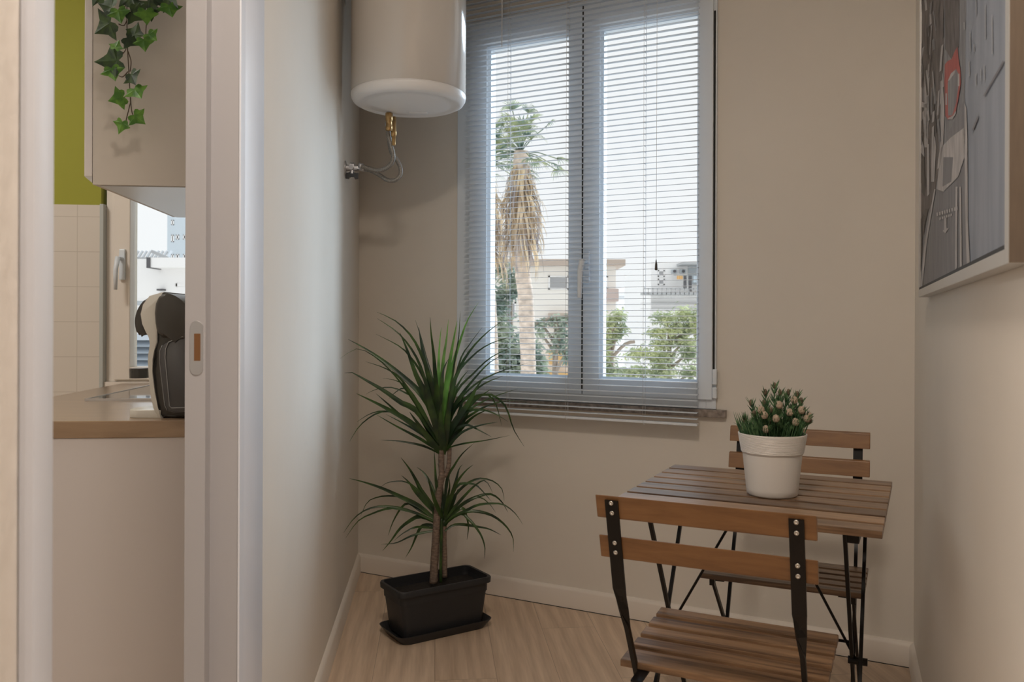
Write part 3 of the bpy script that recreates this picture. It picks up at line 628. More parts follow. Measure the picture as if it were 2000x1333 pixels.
# ------------------------------------------------------------------ framed picture on the right wall
FD = .026
pu0, pz0 = WR.hit(1794, 581, FD); pu1, _z = WR.hit(1969, 517.5, FD); pz1 = pz0 + .86
pf = thing('framed_picture', 'large framed grey city street print hanging on the right wall', 'picture', WR((pu0+pu1)/2, 0, pz0))
bw = .012; iz = WR.hit(1961.6, 487, FD)[1]
mb = MB(); iu0, iu1 = pu0 + .010, WR.hit(1962, 400, FD)[0]
for a, b_, c, d in ((pu0, iu0, pz0, pz1), (iu1, pu1, pz0, pz1), (iu0, iu1, pz0, iz), (iu0, iu1, pz1 - .02, pz1)): mb.box(a, b_, .001, FD, c, d, fr=WR, bev=.0008)
mb.build('frame', M['frame_silver'], pf, world=True)
mb = MB(); mb.box(pu1 + .0003, pu1 + .0012, .001, FD - .001, pz0 + .001, pz1, fr=WR); o = mb.build('frame_side', M['frame_side'], pf, world=True); o['label'] = 'brown outer side of the frame'
mb = MB(); mb.box(iu0, iu1, .002, FD - .006, iz, pz1 - .02, fr=WR); mb.box(iu0, iu1, FD - .006, FD - .001, iz - .0005, iz + .006, fr=WR); mb.build('shadow_gap', M['dark_line'], pf, world=True)
# the print: one flat mesh of tonal shapes, traced on the picture plane
def print_mat(name, c1, c2, sx=60, sz=3):
    m = mat(name, c1, .45, spec=.3); nt = m.node_tree; b = nt.nodes['Principled BSDF']
    tc = nt.nodes.new('ShaderNodeTexCoord'); mp = nt.nodes.new('ShaderNodeMapping'); mp.inputs['Scale'].default_value = (sx, sx, sz); nt.links.new(tc.outputs['Object'], mp.inputs[0])
    n = nt.nodes.new('ShaderNodeTexNoise'); n.inputs['Scale'].default_value = 1; n.inputs['Detail'].default_value = 4; nt.links.new(mp.outputs[0], n.inputs['Vector'])
    r = nt.nodes.new('ShaderNodeValToRGB'); r.color_ramp.elements[0].position = .38; r.color_ramp.elements[1].position = .65; r.color_ramp.elements[0].color = (*c1, 1); r.color_ramp.elements[1].color = (*c2, 1)
    nt.links.new(n.outputs[0], r.inputs[0]); nt.links.new(r.outputs[0], b.inputs['Base Color']); return m
PM = [print_mat('print_grey', (.20, .23, .285), (.27, .30, .36), 22, 4), print_mat('print_road', (.14, .14, .155), (.19, .19, .205), 40, 8), print_mat('print_dark', (.035, .028, .028), (.14, .12, .12), 60, 18),
      print_mat('print_light', (.34, .33, .335), (.50, .48, .48), 40, 16), print_mat('print_red', (.30, .035, .03), (.42, .07, .055), 30, 12), print_mat('print_streak', (.33, .35, .38), (.44, .46, .48), 60, 4),
      print_mat('print_black', (.012, .010, .010), (.05, .042, .04), 40, 12), print_mat('print_mid', (.13, .13, .145), (.24, .25, .265), 60, 10)]
mb = MB(); tp = FD - .0055
def pq(u, v): return (1700 + u / 2.0833, v / 2.0833)
def pshape(pts, mi, lay):
    out = []
    for u, v in pts:
        x, z_ = WR.hit(*pq(u, v), tp); x = min(max(x, iu0), iu1); z_ = max(min(z_, pz1 - .02), iz + .006); out.append(WR(x, tp + .0001 + lay * .00012, z_))
    try: mb.poly(out, mi)
    except Exception: pass
mb.poly([WR(iu0, tp, iz), WR(iu1, tp, iz), WR(iu1, tp, pz1 - .02), WR(iu0, tp, pz1 - .02)], 0)
T = -300
pshape([(190, 1200), (190, T), (395, T), (385, 400), (392, 1100), (300, 1150)], 7, 1)
pshape([(190, 1180), (240, 960), (275, 780), (310, 560), (385, 400), (398, 1050), (392, 1100)], 1, 2)
pshape([(190, T), (300, T), (300, 260), (270, 480), (285, 650), (262, 800), (238, 860), (205, 1000), (190, 1100)], 2, 3)
pshape([(300, T), (365, T), (362, 190), (330, 240), (306, 200)], 2, 4)
pshape([(197, 460), (218, 440), (218, 600), (222, 700), (232, 740), (222, 800), (197, 800)], 6, 4)
pshape([(197, 130), (212, 120), (216, 330), (197, 350)], 6, 5)
random.seed(9)
for i in range(80):
    x = random.uniform(200, 300); y = random.uniform(-250, 520); w_ = random.uniform(3, 10); h_ = random.uniform(30, 120); s_ = random.uniform(-12, 12)
    pshape([(x, y), (x + w_, y - 8), (x + w_ + s_, y + h_), (x + s_, y + h_ + 6)], random.choice((3, 3, 6, 2, 7)), 5 + i * .1)
for sh_ in ([(222,290),(234,284),(240,480),(236,560),(222,560)], [(200,440),(240,425),(238,440),(200,462)], [(222,470),(236,460),(236,600),(222,600)], [(232,590),(242,585),(243,790),(232,800)], [(252,540),(266,560),(270,600),(262,740),(250,740)],
            [(288,330),(300,330),(304,480),(298,600),(286,680),(274,690),(290,560)], [(197,590),(220,596),(222,640),(214,700),(197,690)]): pshape(sh_, 3, 9)
for sh_ in ([(202,900),(212,880),(214,1000),(203,1110)], [(226,850),(238,850),(228,900),(224,940)], [(214,870),(226,880),(220,960)], [(200,640),(222,640),(224,760),(200,760)]): pshape(sh_, 6, 9.3)
for sh_ in ([(262,770),(268,770),(232,990),(214,1165),(206,1168),(222,1000)], [(386,420),(394,440),(398,560),(400,900),(408,1110),(396,1115),(388,820)], [(350,760),(358,760),(356,1090),(348,1098)], [(366,760),(372,760),(376,1090),(368,1094)]): pshape(sh_, 3, 9.5)
pshape([(290,600),(330,560),(384,520),(386,640),(360,720),(300,780),(272,770)], 3, 9.0)
pshape([(300,640),(340,640),(332,740),(296,760)], 1, 9.6)
# red car, its windows and lamps
pshape([(306,262),(318,248),(334,240),(348,205),(358,190),(362,240),(370,290),(371,340),(362,400),(352,450),(336,484),(318,486),(308,470),(306,400),(304,330)], 4, 10)
pshape([(318,340),(330,300),(352,280),(362,300),(362,350),(352,420),(336,470),(320,470)], 7, 10.5)
pshape([(318,330),(332,298),(350,284),(346,298),(324,328)], 3, 11); pshape([(360,300),(366,300),(366,350),(360,350)], 3, 11); pshape([(309,380),(315,380),(315,428),(309,426)], 3, 11); pshape([(318,482),(340,470),(352,450),(352,462),(336,486)], 3, 11)
# arrow and worn letters on the road
pshape([(303,890),(313,886),(313,930),(322,928),(308,950),(298,940),(303,934)], 3, 11)
for i in range(9): pshape([(272 + i*10, 866 - i*3), (279 + i*10, 864 - i*3), (280 + i*10, 878 - i*3), (273 + i*10, 880 - i*3)], 3, 11)
for i in range(6): pshape([(284 + i*9, 886 - i*3), (290 + i*9, 884 - i*3), (291 + i*9, 893 - i*3), (284 + i*9, 896 - i*3)], 3, 11)
for x, y, l in ((432, -200, 260), (470, 20, 140), (404, 250, 60), (432, 300, 50), (466, 265, 60), (452, 280, 50), (498, 60, 160), (408, 130, 80), (384, 90, 30), (424, 180, 30)): pshape([(x, y), (x + 3, y), (x + 4, y + l), (x + 1, y + l)], 5, 11)
pshape([(545, 245), (548, 255), (470, 390), (462, 392)], 1, 11); pshape([(440, 470), (444, 480), (424, 530), (416, 532)], 1, 11)
mb.build('print', PM, pf, world=True, recalc=False)

# ------------------------------------------------------------------ folding table
TX, TY, TA, TWD, TDD, TZ, TTH = .5786, 1.942, -.4594, .2762, .2802, .7073, .0145
tb_ = thing('folding_table', 'slatted brown wooden folding table with black metal legs', 'table', (TX, TY, 0), TA)
mb = MB(); pt = (2*TDD + .0145) / 8
for k in range(8):
    y1 = TDD - k * pt; mb.box(-TWD, TWD, y1 - (pt - .0145), y1, TZ - TTH, TZ, bev=.0015)
mb.build('tabletop', M['table'], tb_)
M['table'].node_tree  # one tone per slat
FX = .222
def leg_u(y0, y1, fx, name):
    mb = MB()
    for s in (-1, 1): mb.bar((s*fx, y0, TZ - TTH - .012), (s*fx, y1, 0), .012, .008, (0, 1, 0), bev=.001)
    mb.bar((-fx, y1, .006), (fx, y1, .006), .012, .012, (0, 1, 0)); mb.tube([(-fx, y0, TZ - TTH - .010), (fx, y0, TZ - TTH - .010)], .0045, 8)
    return mb.build(name, M['black'], tb_)
leg_u(TDD - .075, -TDD + .055, FX, 'leg_frame'); leg_u(-TDD + .075, TDD - .055, FX - .018, 'leg_frame')
mb = MB()
for s in (-1, 1):
    mb.box(s*FX - .006, s*FX + .006, -TDD + .02, TDD - .02, TZ - TTH - .006, TZ - TTH)
    mb.box(s*FX - .012, s*FX + .012, -TDD + .03, -TDD + .09, TZ - TTH - .022, TZ - TTH, bev=.002)
mb.build('top_bracket', M['black'], tb_)
for s in (-1, 1):
    mb = MB(); mb.tube([(s*.035, 0, TZ - TTH - .012), (s*(FX - .01), .0, .352)], .0032, 8); mb.build('brace', M['black'], tb_)
    mb = MB(); mb.tube([(s*(FX + .014), 0, .350), (s*(FX - .026), 0, .350)], .0085, 12); mb.build('pivot', M['black'], tb_)
mb = MB(); mb.tube([(-.05, 0, TZ - TTH - .008), (.05, 0, TZ - TTH - .008)], .006, 8); mb.build('brace_clip', M['black'], tb_)

# ------------------------------------------------------------------ folding chairs (back at -y, front at +y)
def make_chair(S, zs, sd, ss, zt, zr2, rh, t, bo):
    r = empty('folding_chair')
    mb = MB(); n = 5; sp = sd / n; gap = .0165
    zz = lambda y: zs + ss * y
    for k in range(n):
        y0 = -sd/2 + k*sp + (gap if k else 0); y1 = -sd/2 + (k+1)*sp
        mb.hexa([V(-S, y0, zz(y0) - .014), V(S, y0, zz(y0) - .014), V(S, y1, zz(y1) - .014), V(-S, y1, zz(y1) - .014), V(-S, y0, zz(y0)), V(S, y0, zz(y0)), V(S, y1, zz(y1)), V(-S, y1, zz(y1))], bev=.0025)
    mb.build('seat', M['seat'], r)
    by = lambda z: -(bo + t * (z - zs))
    for z1 in (zt, zr2):
        mb = MB(); z0 = z1 - rh
        mb.hexa([V(-S, by(z0), z0), V(S, by(z0), z0), V(S, by(z0) + .013, z0 - .003), V(-S, by(z0) + .013, z0 - .003), V(-S, by(z1), z1), V(S, by(z1), z1), V(S, by(z1) + .013, z1 - .003), V(-S, by(z1) + .013, z1 - .003)], bev=.002)
        mb.build('back_rail', M['rail'], r)
    ux = S - .032
    for s in (-1, 1):                                  # upright: flat strap, twisting into the front leg
        mb = MB(); off = -.0025
        keys = [(zt - .008, .0125, 0), (zr2 - rh - .015, .0125, 0), (zr2 - rh - .060, .0125, 0), (zr2 - rh - .105, .0095, PI*.22), (zr2 - rh - .150, .006, PI/2), (zs - .02, .0065, PI/2), (.26, .0065, PI/2), (0.0, .0065, PI/2)]
        fy = .085; rows = []
        zk = zr2 - rh - .06
        for z_, hw, tw in keys:
            y = (by(z_) + off) if z_ >= zk else (by(zk) + off) + (fy - by(zk) - off) * ((zk - z_) / zk) ** 1.0
            # lower leg starts at the twist and runs down to the front foot
            sd_ = V(math.cos(tw), math.sin(tw), 0); nn = V(-math.sin(tw), math.cos(tw), 0)
            th = .0022 if tw < .1 else .0030
            if tw > 1: th = .0045
            rows.append([mb.bm.verts.new(V(s*ux, y, z_) + sd_*hw*a + nn*th*b_) for a, b_ in ((-1,-1),(1,-1),(1,1),(-1,1))])
        for A_, B_ in zip(rows, rows[1:]):
            for k in range(4): mb.bm.faces.new((A_[k], A_[(k+1)%4], B_[(k+1)%4], B_[k]))
        mb.bm.faces.new(rows[0][::-1]); mb.bm.faces.new(rows[-1])
        up = mb.build('upright', M['black'], r)
        for z_ in (zt - .013, zt - .032, zr2 - .012, zr2 - .031):
            mb = MB(); yy = by(z_) + off - .0025
            mb.lathe([(0, .0012), (.0012, .0012), (.0014, .0022), (.0036, .0022), (.0042, .0008), (.0042, 0)], (0, 0, 0), 14)
            mb.bm.transform(Matrix.Translation((s*ux, yy + .0005, z_)) @ Matrix.Rotation(PI/2, 4, 'X')); mb.build('screw', M['steel'], up)
        fy2 = -.33; lx = ux + .006
        mb = MB(); mb.bar((s*lx, sd/2 - .03, zz(sd/2 - .03) - .022), (s*lx, fy2, 0), .013, .007, (0, 1, 0), bev=.001); mb.build('rear_leg', M['black'], r)
        mb = MB(); mb.hexa([V(s*(ux - .016) + a, y, zz(y) - .0145 - h_) for h_ in (.004, 0) for a, y in ((-.011, -sd/2 - .045), (.011, -sd/2 - .045), (.011, sd/2 - .01), (-.011, sd/2 - .01))])
        mb.hexa([V(s*lx + a, y, zz(y) - .0145 - h_) for h_ in (.020, 0) for a, y in ((-.006, sd/2 - .040), (.006, sd/2 - .040), (.006, sd/2 - .020), (-.006, sd/2 - .020))])
        mb.build('seat_bracket', M['black'], r)
    mb = MB(); mb.tube([(-ux, -.055, .252), (ux, -.055, .252)], .0042, 8); mb.build('crossbar', M['black'], r)
    mb = MB(); mb.tube([(-lx, fy2 + .003, .006), (lx, fy2 + .003, .006)], .005, 8); mb.build('rear_crossbar', M['black'], r)
    mb = MB(); mb.tube([(-ux, fy, .005), (ux, fy, .005)], .005, 8); mb.build('front_crossbar', M['black'], r)
    return r
M['seat'].name = 'stained_acacia_seat'
ch = make_chair(.195, .438, .295, .05, .786, .708, .0435, .27, .200)
ch.location = (.4543, 1.7001, 0); ch.rotation_euler = (0, 0, -.454); ch.scale = (.982, 1, 1)
tag(ch, 'near slatted folding chair, back to the viewer, in front of the table', 'chair', 'folding chairs at the table')
ch2 = copy_tree(ch); ch2.location = (.7388, 2.2289, 0); ch2.rotation_euler = (0, 0, -.4355 + PI); ch2.scale = (1.02, 1, 1)
tag(ch2, 'far slatted folding chair between the table and the window wall', 'chair', 'folding chairs at the table')

# ------------------------------------------------------------------ white pot with artificial plant
pc = on_z(1508, 966, TZ); PR = 1508
ppY = pc.y + .0; s_ = ppY / F
zb0 = TZ + .0005
pp = thing('potted_plant', 'small artificial bush with pale buds in a white ribbed pot on the table', 'potted plant', (pc.x, ppY, zb0))
cx_ = P(1508, 850, ppY).x; rb = 48 * s_; rt_ = 64.5 * s_; hgt = (963 - 843) * s_
prof = [(0, 0), (rb - .003, 0), (rb, .003)]
zl = hgt * .665
for k in range(1, 8): prof.append((rb + (56 * s_ - rb) * k / 7, .003 + (zl - .003) * k / 7))
prof += [(56*s_ + .0005, zl), (58.5*s_, zl + .004)]
nr = 16
for k in range(nr * 2 + 1): prof.append((58.5*s_ + (rt_ - 58.5*s_) * k / (nr*2) + (.00055 if k % 2 else -.0003), zl + .004 + (hgt - zl - .006) * k / (nr*2)))
prof += [(rt_ + .0003, hgt - .001), (rt_ - .001, hgt), (rt_ - .003, hgt - .001), (rt_ - .006, hgt - .02), (rt_ - .008, hgt - .03)]
mb = MB(); mb.lathe(prof, (0, 0, 0), 72); mb.build('pot', M['pot'], pp, smooth_angle=50)
mb = MB(); mb.lathe([(rt_ - .007, hgt - .018), (0, hgt - .014)], (0, 0, 0), 40); mb.build('soil', M['fake_green'], pp)
random.seed(11)
mbS = MB()
buds = [(573,65,1),(497,135,1),(612,130,1),(715,130,1),(800,150,1),(358,245,1),(440,230,1),(565,240,0),(840,215,1),(735,200,0),(340,335,1),(415,340,0),(660,310,0),(795,295,0),(850,310,1),(390,290,0),(520,370,0),(300,415,1),(420,475,0),(715,405,0),(850,380,0),(895,360,0),(930,410,1),(650,200,1),(500,300,1),(620,400,1),(480,420,1),(780,430,1),(560,470,1),(880,440,1),(700,480,1)]
base = V(0, 0, hgt - .02)
for i, (u, v, tip) in enumerate(buds):
    x, y = 1400 + u / 5.127, 740 + v / 5.127
    rx = (x - 1508) * s_; hz_ = (843 - y) * s_ + hgt; rmax = .072
    dd = math.sqrt(max(.0001, 1 - min(1, (rx/.09)**2 + ((hz_ - hgt)/.10)**2))) * .055
    p = V(rx, (-dd if not tip else (dd*.5 if i % 2 else -dd*.6)), hz_); b0 = V(rx*.35, p.y*.3, hgt - .02)
    dirv = (p - b0).normalized(); mbS.tube(smooth([b0, b0.lerp(p, .5) + V(rx*.08, 0, .004), p], 6), .0012, 5)
    if tip:
        mbT = MB(); mbT.lathe([(0, -.006), (.0035, -.003), (.0045, .003), (.003, .008), (0, .010)], p, 10)
        for k in range(8): a = k*PI/4; mbT.ribbon([p + V(math.cos(a)*.003, math.sin(a)*.003, 0), p + V(math.cos(a)*.007, math.sin(a)*.007, .006)], .0022, (math.cos(a), math.sin(a), .2), n=3)
    else:
        mbB = MB(); mbB.lathe([(0, -.007), (.005, -.006), (.0078, -.001), (.0073, .005), (.0045, .0092), (0, .011)], p, 14)
        for k in range(26):
            a = random.uniform(0, 2*PI); e = random.uniform(.1, 1.5); q = p + V(math.cos(a)*math.cos(e)*.0076, math.sin(a)*math.cos(e)*.0076, math.sin(e)*.0103); mbB.lathe([(0, -.001), (.0012, 0), (0, .0012)], q, 5)
    (mbT if tip else mbB).build('bud', M['bud_tip'] if tip else M['bud'], pp)
    for k in range(64):
        q = b0.lerp(p, random.uniform(.05, .97)); a = random.uniform(0, 2*PI)
        ddv = (dirv*1.3 + V(math.cos(a), math.sin(a), random.uniform(-.1, .5))).normalized(); L_ = random.uniform(.014, .026)
        mbS.ribbon([q, q + ddv*L_*.5, q + ddv*L_ + V(0, 0, .002)], .0036, V(math.sin(a), -1, .5), n=4)
for i in range(420):
    a = random.uniform(0, 2*PI); r_ = random.uniform(0, rt_ - .01); q = V(r_*math.cos(a), r_*math.sin(a), hgt - .015)
    mbS.ribbon([q, q + V(math.cos(a)*.012, math.sin(a)*.012, .03), q + V(math.cos(a)*.022, math.sin(a)*.022, random.uniform(.035, .062))], .0035, V(math.cos(a+1), math.sin(a+1), .5), n=5)
mbS.build('foliage', M['fake_green'], pp, recalc=False)

# ------------------------------------------------------------------ dracaena in a dark trough
zr = .185
cF, cRt, cBk, cLf = on_z(780, 1160, zr), on_z(965, 1128, zr), on_z(914, 1101, zr), on_z(739, 1135, zr)
cc = (cF + cRt + cBk + cLf) / 4; ax = ((cRt - cF) + (cBk - cLf)).normalized(); ang = math.atan2(ax.y, ax.x)
tl_ = ((cRt - cF).length + (cBk - cLf).length) / 4; tw_ = ((cLf - cF).length + (cBk - cRt).length) / 4
tr_ = thing('dracaena_trough', 'tall dracaena plant in a dark rectangular trough by the left wall corner', 'potted plant', (cc.x, cc.y, 0), ang)
def rrect(a, b, r, z_, n=4):
    out = []
    for cx2, cy2, a0_ in ((a-r, b-r, 0), (-a+r, b-r, PI/2), (-a+r, -b+r, PI), (a-r, -b+r, 1.5*PI)):
        for k in range(n+1): out.append(V(cx2 + r*math.cos(a0_ + PI/2*k/n), cy2 + r*math.sin(a0_ + PI/2*k/n), z_))
    return out
def loft(mb, rings, cap0=False, cap1=False):
    R_ = [[mb.bm.verts.new(p) for p in r] for r in rings]
    for A_, B_ in zip(R_, R_[1:]):
        n = len(A_)
        for k in range(n): mb.bm.faces.new((A_[k], A_[(k+1)%n], B_[(k+1)%n], B_[k]))
    if cap0: mb.bm.faces.new(R_[0][::-1])
    if cap1: mb.bm.faces.new(R_[-1])
mb = MB(); A, B_ = tl_, tw_
loft(mb, [rrect(A*.83, B_*.80, .02, .018), rrect(A*.93, B_*.90, .02, zr - .024), rrect(A*.935, B_*.905, .02, zr - .020), rrect(A*.995, B_*.99, .025, zr - .020), rrect(A, B_, .025, zr - .004), rrect(A*.99, B_*.98, .025, zr), rrect(A*.94, B_*.91, .022, zr), rrect(A*.93, B_*.89, .02, zr - .05)], cap0=True)
mb.build('trough', M['planter'], tr_, smooth_angle=40)
mb = MB(); loft(mb, [rrect(A*.88, B_*.86, .03, .0005), rrect(A*.90, B_*.88, .03, .004), rrect(A*1.0, B_*1.03, .03, .030), rrect(A*1.01, B_*1.05, .03, .033), rrect(A*1.0, B_*1.02, .03, .033), rrect(A*.90, B_*.88, .03, .010)], cap0=True, cap1=True)
mb.build('saucer', M['planter'], tr_, smooth_angle=40)
mb = MB(); loft(mb, [rrect(A*.925, B_*.885, .02, zr - .034)], cap1=True); mb.build('soil', M['soil'], tr_)
DY = cc.y
mb = MB()
mb.tube(smooth([P(847,1140,DY-.005), P(849,1095,DY), P(852,1040,DY), P(857,965,DY), P(864,925,DY)], 24), [.0150 - .0035*i/23 + .0006*(i % 2) for i in range(24)], 12)
mb.tube(smooth([P(863,930,DY), P(862,905,DY), P(862,872,DY)], 10), [.0105 + .0005*(i % 2) for i in range(10)], 12)
mb.tube(smooth([P(868,932,DY), P(876,912,DY+.004), P(878,876,DY+.006)], 10), [.0080 + .0005*(i % 2) for i in range(10)], 12)
mb.build('trunk', M['bark'], tr_, world=True)
mb = MB()
mb.tube(smooth([P(868,1128,DY+.01), P(868,1090,DY+.012), P(867,1050,DY+.012), P(868,1010,DY+.012)], 16), [.0098 + .0006*(i % 2) for i in range(16)], 12)
mb.build('trunk', M['bark'], tr_, world=True)
mb = MB(); mb.tube(smooth([P(861,1138,DY-.01), P(861,1100,DY-.01), P(862,1050,DY-.008), P(863,1010,DY)], 12), .0055, 10); mb.build('shoot', M['drac'], tr_, world=True)
UP = [  # upper crown: tip first; (points, width cm, young?)
 ([(736,610),(772,627),(804,658),(826,701),(844,757),(862,855)],1.5,0), ([(736,622),(781,654),(817,706),(840,780),(862,860)],1.3,0), ([(734,653),(768,670),(795,690),(831,746),(860,850)],1.2,0),
 ([(781,650),(795,683),(813,733),(831,771),(858,855)],2.4,0), ([(680,663),(716,683),(750,706),(786,735),(817,764),(838,795),(860,862)],2.2,0), ([(664,701),(685,687),(707,683),(750,712),(795,765),(855,860)],.8,0),
 ([(673,729),(685,727),(716,744),(750,764),(786,789),(813,803),(858,866)],2.2,0), ([(696,769),(734,787),(768,805),(804,827),(858,876)],2.2,0), ([(734,769),(759,791),(786,816),(818,838),(860,880)],1.8,0),
 ([(683,863),(703,832),(734,809),(761,804),(786,814),(856,872)],1.1,0), ([(697,825),(723,809),(750,804),(781,814),(856,870)],1.1,0), ([(743,860),(777,862),(817,869),(840,877),(864,890)],.9,0),
 ([(714,707),(745,717),(777,735),(804,771),(858,862)],1.2,0), ([(747,739),(779,746),(800,768),(856,862)],1.0,0), ([(714,771),(734,761),(761,757),(788,766),(817,787),(857,865)],.9,0), ([(759,780),(772,767),(788,759),(806,770),(857,862)],1.1,0),
 ([(736,811),(772,832),(817,856),(842,872),(864,886)],1.3,0), ([(754,810),(795,832),(831,854),(862,880)],1.5,0), ([(811,625),(822,658),(833,701),(845,746),(861,845)],1.1,0), ([(840,620),(842,652),(847,694),(851,746),(862,855)],2.0,0),
 ([(818,640),(826,690),(838,740),(848,785),(862,862)],2.4,0), ([(817,706),(831,744),(841,790),(860,868)],2.6,0), ([(876,624),(872,664),(866,705),(861,772),(862,862)],1.8,1), ([(862,640),(858,683),(857,748),(861,860)],1.7,1),
 ([(893,627),(884,676),(876,724),(867,796),(864,864)],2.2,1), ([(899,608),(896,659),(887,714),(868,850)],.9,0), ([(935,591),(914,626),(900,666),(886,714),(872,772),(865,862)],2.4,1), ([(984,626),(955,647),(922,681),(896,724),(877,784),(866,866)],1.6,0),
 ([(942,640),(919,671),(896,714),(868,858)],1.1,0), ([(994,659),(953,674),(919,700),(889,743),(868,860)],1.2,0), ([(983,693),(955,710),(926,741),(898,777),(877,815),(867,870)],1.4,0), ([(1006,676),(960,698),(926,729),(889,772),(868,864)],1.0,0),
 ([(1030,710),(989,722),(955,736),(924,755),(888,796),(868,868)],1.0,0), ([(982,735),(946,750),(912,777),(884,808),(868,872)],1.5,0), ([(960,854),(930,838),(910,831),(884,845),(868,880)],1.3,0), ([(992,824),(965,808),(936,801),(905,811),(870,866)],1.3,0),
 ([(1024,873),(1003,839),(994,810),(982,787),(958,771),(931,777),(900,804),(868,868)],1.2,0), ([(1037,789),(1008,783),(974,786),(936,801),(888,837),(868,878)],1.0,0), ([(980,832),(971,796),(960,777),(946,771),(919,784),(869,866)],1.2,0),
 ([(996,851),(948,861),(907,867),(878,875),(866,886)],.9,0), ([(972,825),(936,832),(900,847),(868,882)],1.1,0), ([(946,737),(931,758),(910,796),(884,834),(868,876)],2.4,0), ([(914,725),(898,746),(881,786),(866,866)],2.0,0), ([(876,702),(866,724),(863,762),(862,866)],2.4,0),
 ([(1012,760),(975,772),(935,790),(898,820),(868,878)],1.1,0), ([(930,760),(915,800),(890,850),(867,884)],2.4,0), ([(905,770),(895,815),(880,850),(867,884)],2.6,0), ([(820,790),(832,825),(848,860),(864,886)],2.6,0), ([(845,770),(850,815),(858,860),(866,888)],2.6,0),
 ([(800,805),(822,835),(845,866),(864,888)],2.4,0), ([(880,760),(876,810),(870,855),(866,888)],2.6,0), ([(790,790),(815,808),(840,845),(864,884)],2.0,0), ([(955,800),(925,815),(893,848),(868,884)],2.0,0), ([(960,760),(930,782),(897,822),(868,878)],1.8,0),
 ([(862,790),(861,825),(864,860),(866,888)],2.8,0)]
LO = [
 ([(682,935),(710,942),(746,954),(785,972),(819,989),(842,1008),(862,1022)],1.7,0), ([(671,1042),(690,1015),(712,998),(740,990),(775,992),(810,1002),(860,1024)],1.0,0), ([(675,1052),(699,1019),(727,1004),(764,993),(800,999),(830,1010),(861,1028)],1.1,0),
 ([(783,894),(800,916),(815,942),(830,972),(862,1014)],2.0,0), ([(784,929),(800,944),(815,965),(862,1014)],1.7,0), ([(814,913),(828,924),(839,942),(848,965),(864,1005)],1.7,0), ([(738,959),(751,946),(770,941),(792,942),(815,957),(862,1012)],.8,0),
 ([(704,1010),(717,982),(736,972),(759,969),(785,972),(820,990),(861,1020)],.9,0), ([(758,1047),(768,1019),(785,991),(800,984),(822,999),(861,1020)],1.1,0), ([(747,1077),(764,1057),(781,1034),(800,1019),(822,1010),(861,1026)],1.6,0),
 ([(744,1064),(774,1061),(800,1049),(822,1042),(845,1038),(864,1034)],.9,0), ([(792,1090),(804,1070),(815,1044),(824,1029),(840,1026),(862,1034)],1.3,0), ([(770,1057),(785,1044),(807,1032),(822,1030),(862,1034)],.9,0),
 ([(926,866),(902,888),(886,912),(874,935),(867,1000)],1.2,0), ([(904,908),(897,916),(891,939),(884,965),(869,1012)],1.7,0), ([(925,908),(910,920),(893,942),(882,969),(869,1012)],1.4,0),
 ([(985,980),(981,957),(966,942),(947,936),(929,937),(906,950),(884,976),(869,1014)],1.0,0), ([(962,963),(955,948),(946,939),(929,948),(906,971),(884,997),(869,1018)],1.1,0), ([(960,980),(947,965),(931,949),(914,945),(891,952),(870,1005)],1.1,0),
 ([(992,1001),(981,982),(966,969),(951,966),(925,974),(897,991),(870,1020)],1.4,0), ([(1021,1025),(1007,1004),(985,987),(962,984),(934,987),(912,997),(884,1010),(868,1026)],1.0,0), ([(1003,1079),(1002,1051),(989,1029),(966,1010),(940,1001),(914,1000),(885,1012),(868,1028)],1.2,0),
 ([(946,1092),(947,1070),(940,1047),(925,1025),(914,1014),(899,1003),(868,1024)],1.2,0), ([(979,1046),(955,1034),(929,1029),(902,1025),(884,1027),(869,1038)],1.1,0), ([(912,1055),(915,1029),(910,1006),(904,993),(890,1000),(868,1024)],1.3,0),
 ([(848,880),(850,910),(853,950),(864,1008)],1.3,0), ([(876,930),(878,950),(874,975),(868,1010)],1.2,0), ([(835,930),(842,955),(852,985),(866,1016)],1.6,0), ([(895,955),(888,975),(878,995),(868,1018)],1.8,0), ([(806,930),(825,958),(846,990),(864,1018)],1.4,0), ([(858,960),(860,985),(866,1020)],2.0,0), ([(844,1000),(852,1012),(866,1030)],2.2,0), ([(890,985),(880,1002),(868,1028)],2.2,0),
 ([(968,1002),(956,985),(935,972),(905,985),(868,1022)],.8,0), ([(855,905),(862,935),(866,985),(868,1020)],1.0,0)]
random.seed(21)
def put(mbd, L_):
    for i, (pts, w_, young) in enumerate(L_):
        spread = abs(pts[0][0] - pts[-1][0]); dep = random.uniform(-1, 1) * (.20 if spread < 70 else .11)
        if dep > 0: dep *= .55
        n = len(pts); q = []
        for k, (x, y) in enumerate(pts[::-1]):
            f = k / (n - 1); q.append(P(x, y, DY + dep * f * (1 - .25*f)))
        nr_ = V(random.uniform(-.35, .35), -1, random.uniform(.2, .9))
        mbd[young].ribbon(q, w_ * .0108, nr_, fold=random.uniform(.15, .45), n=16, twist=random.uniform(-.5, .5))
for L_ in (UP, LO):
    a_, b2 = MB(), MB(); put([a_, b2], L_)
    a_.build('leaf_crown', M['drac'], tr_, world=True, recalc=False)
    if L_ is UP: b2.build('young_leaves', M['drac_young'], tr_, world=True, recalc=False)
    else: b2.bm.free()

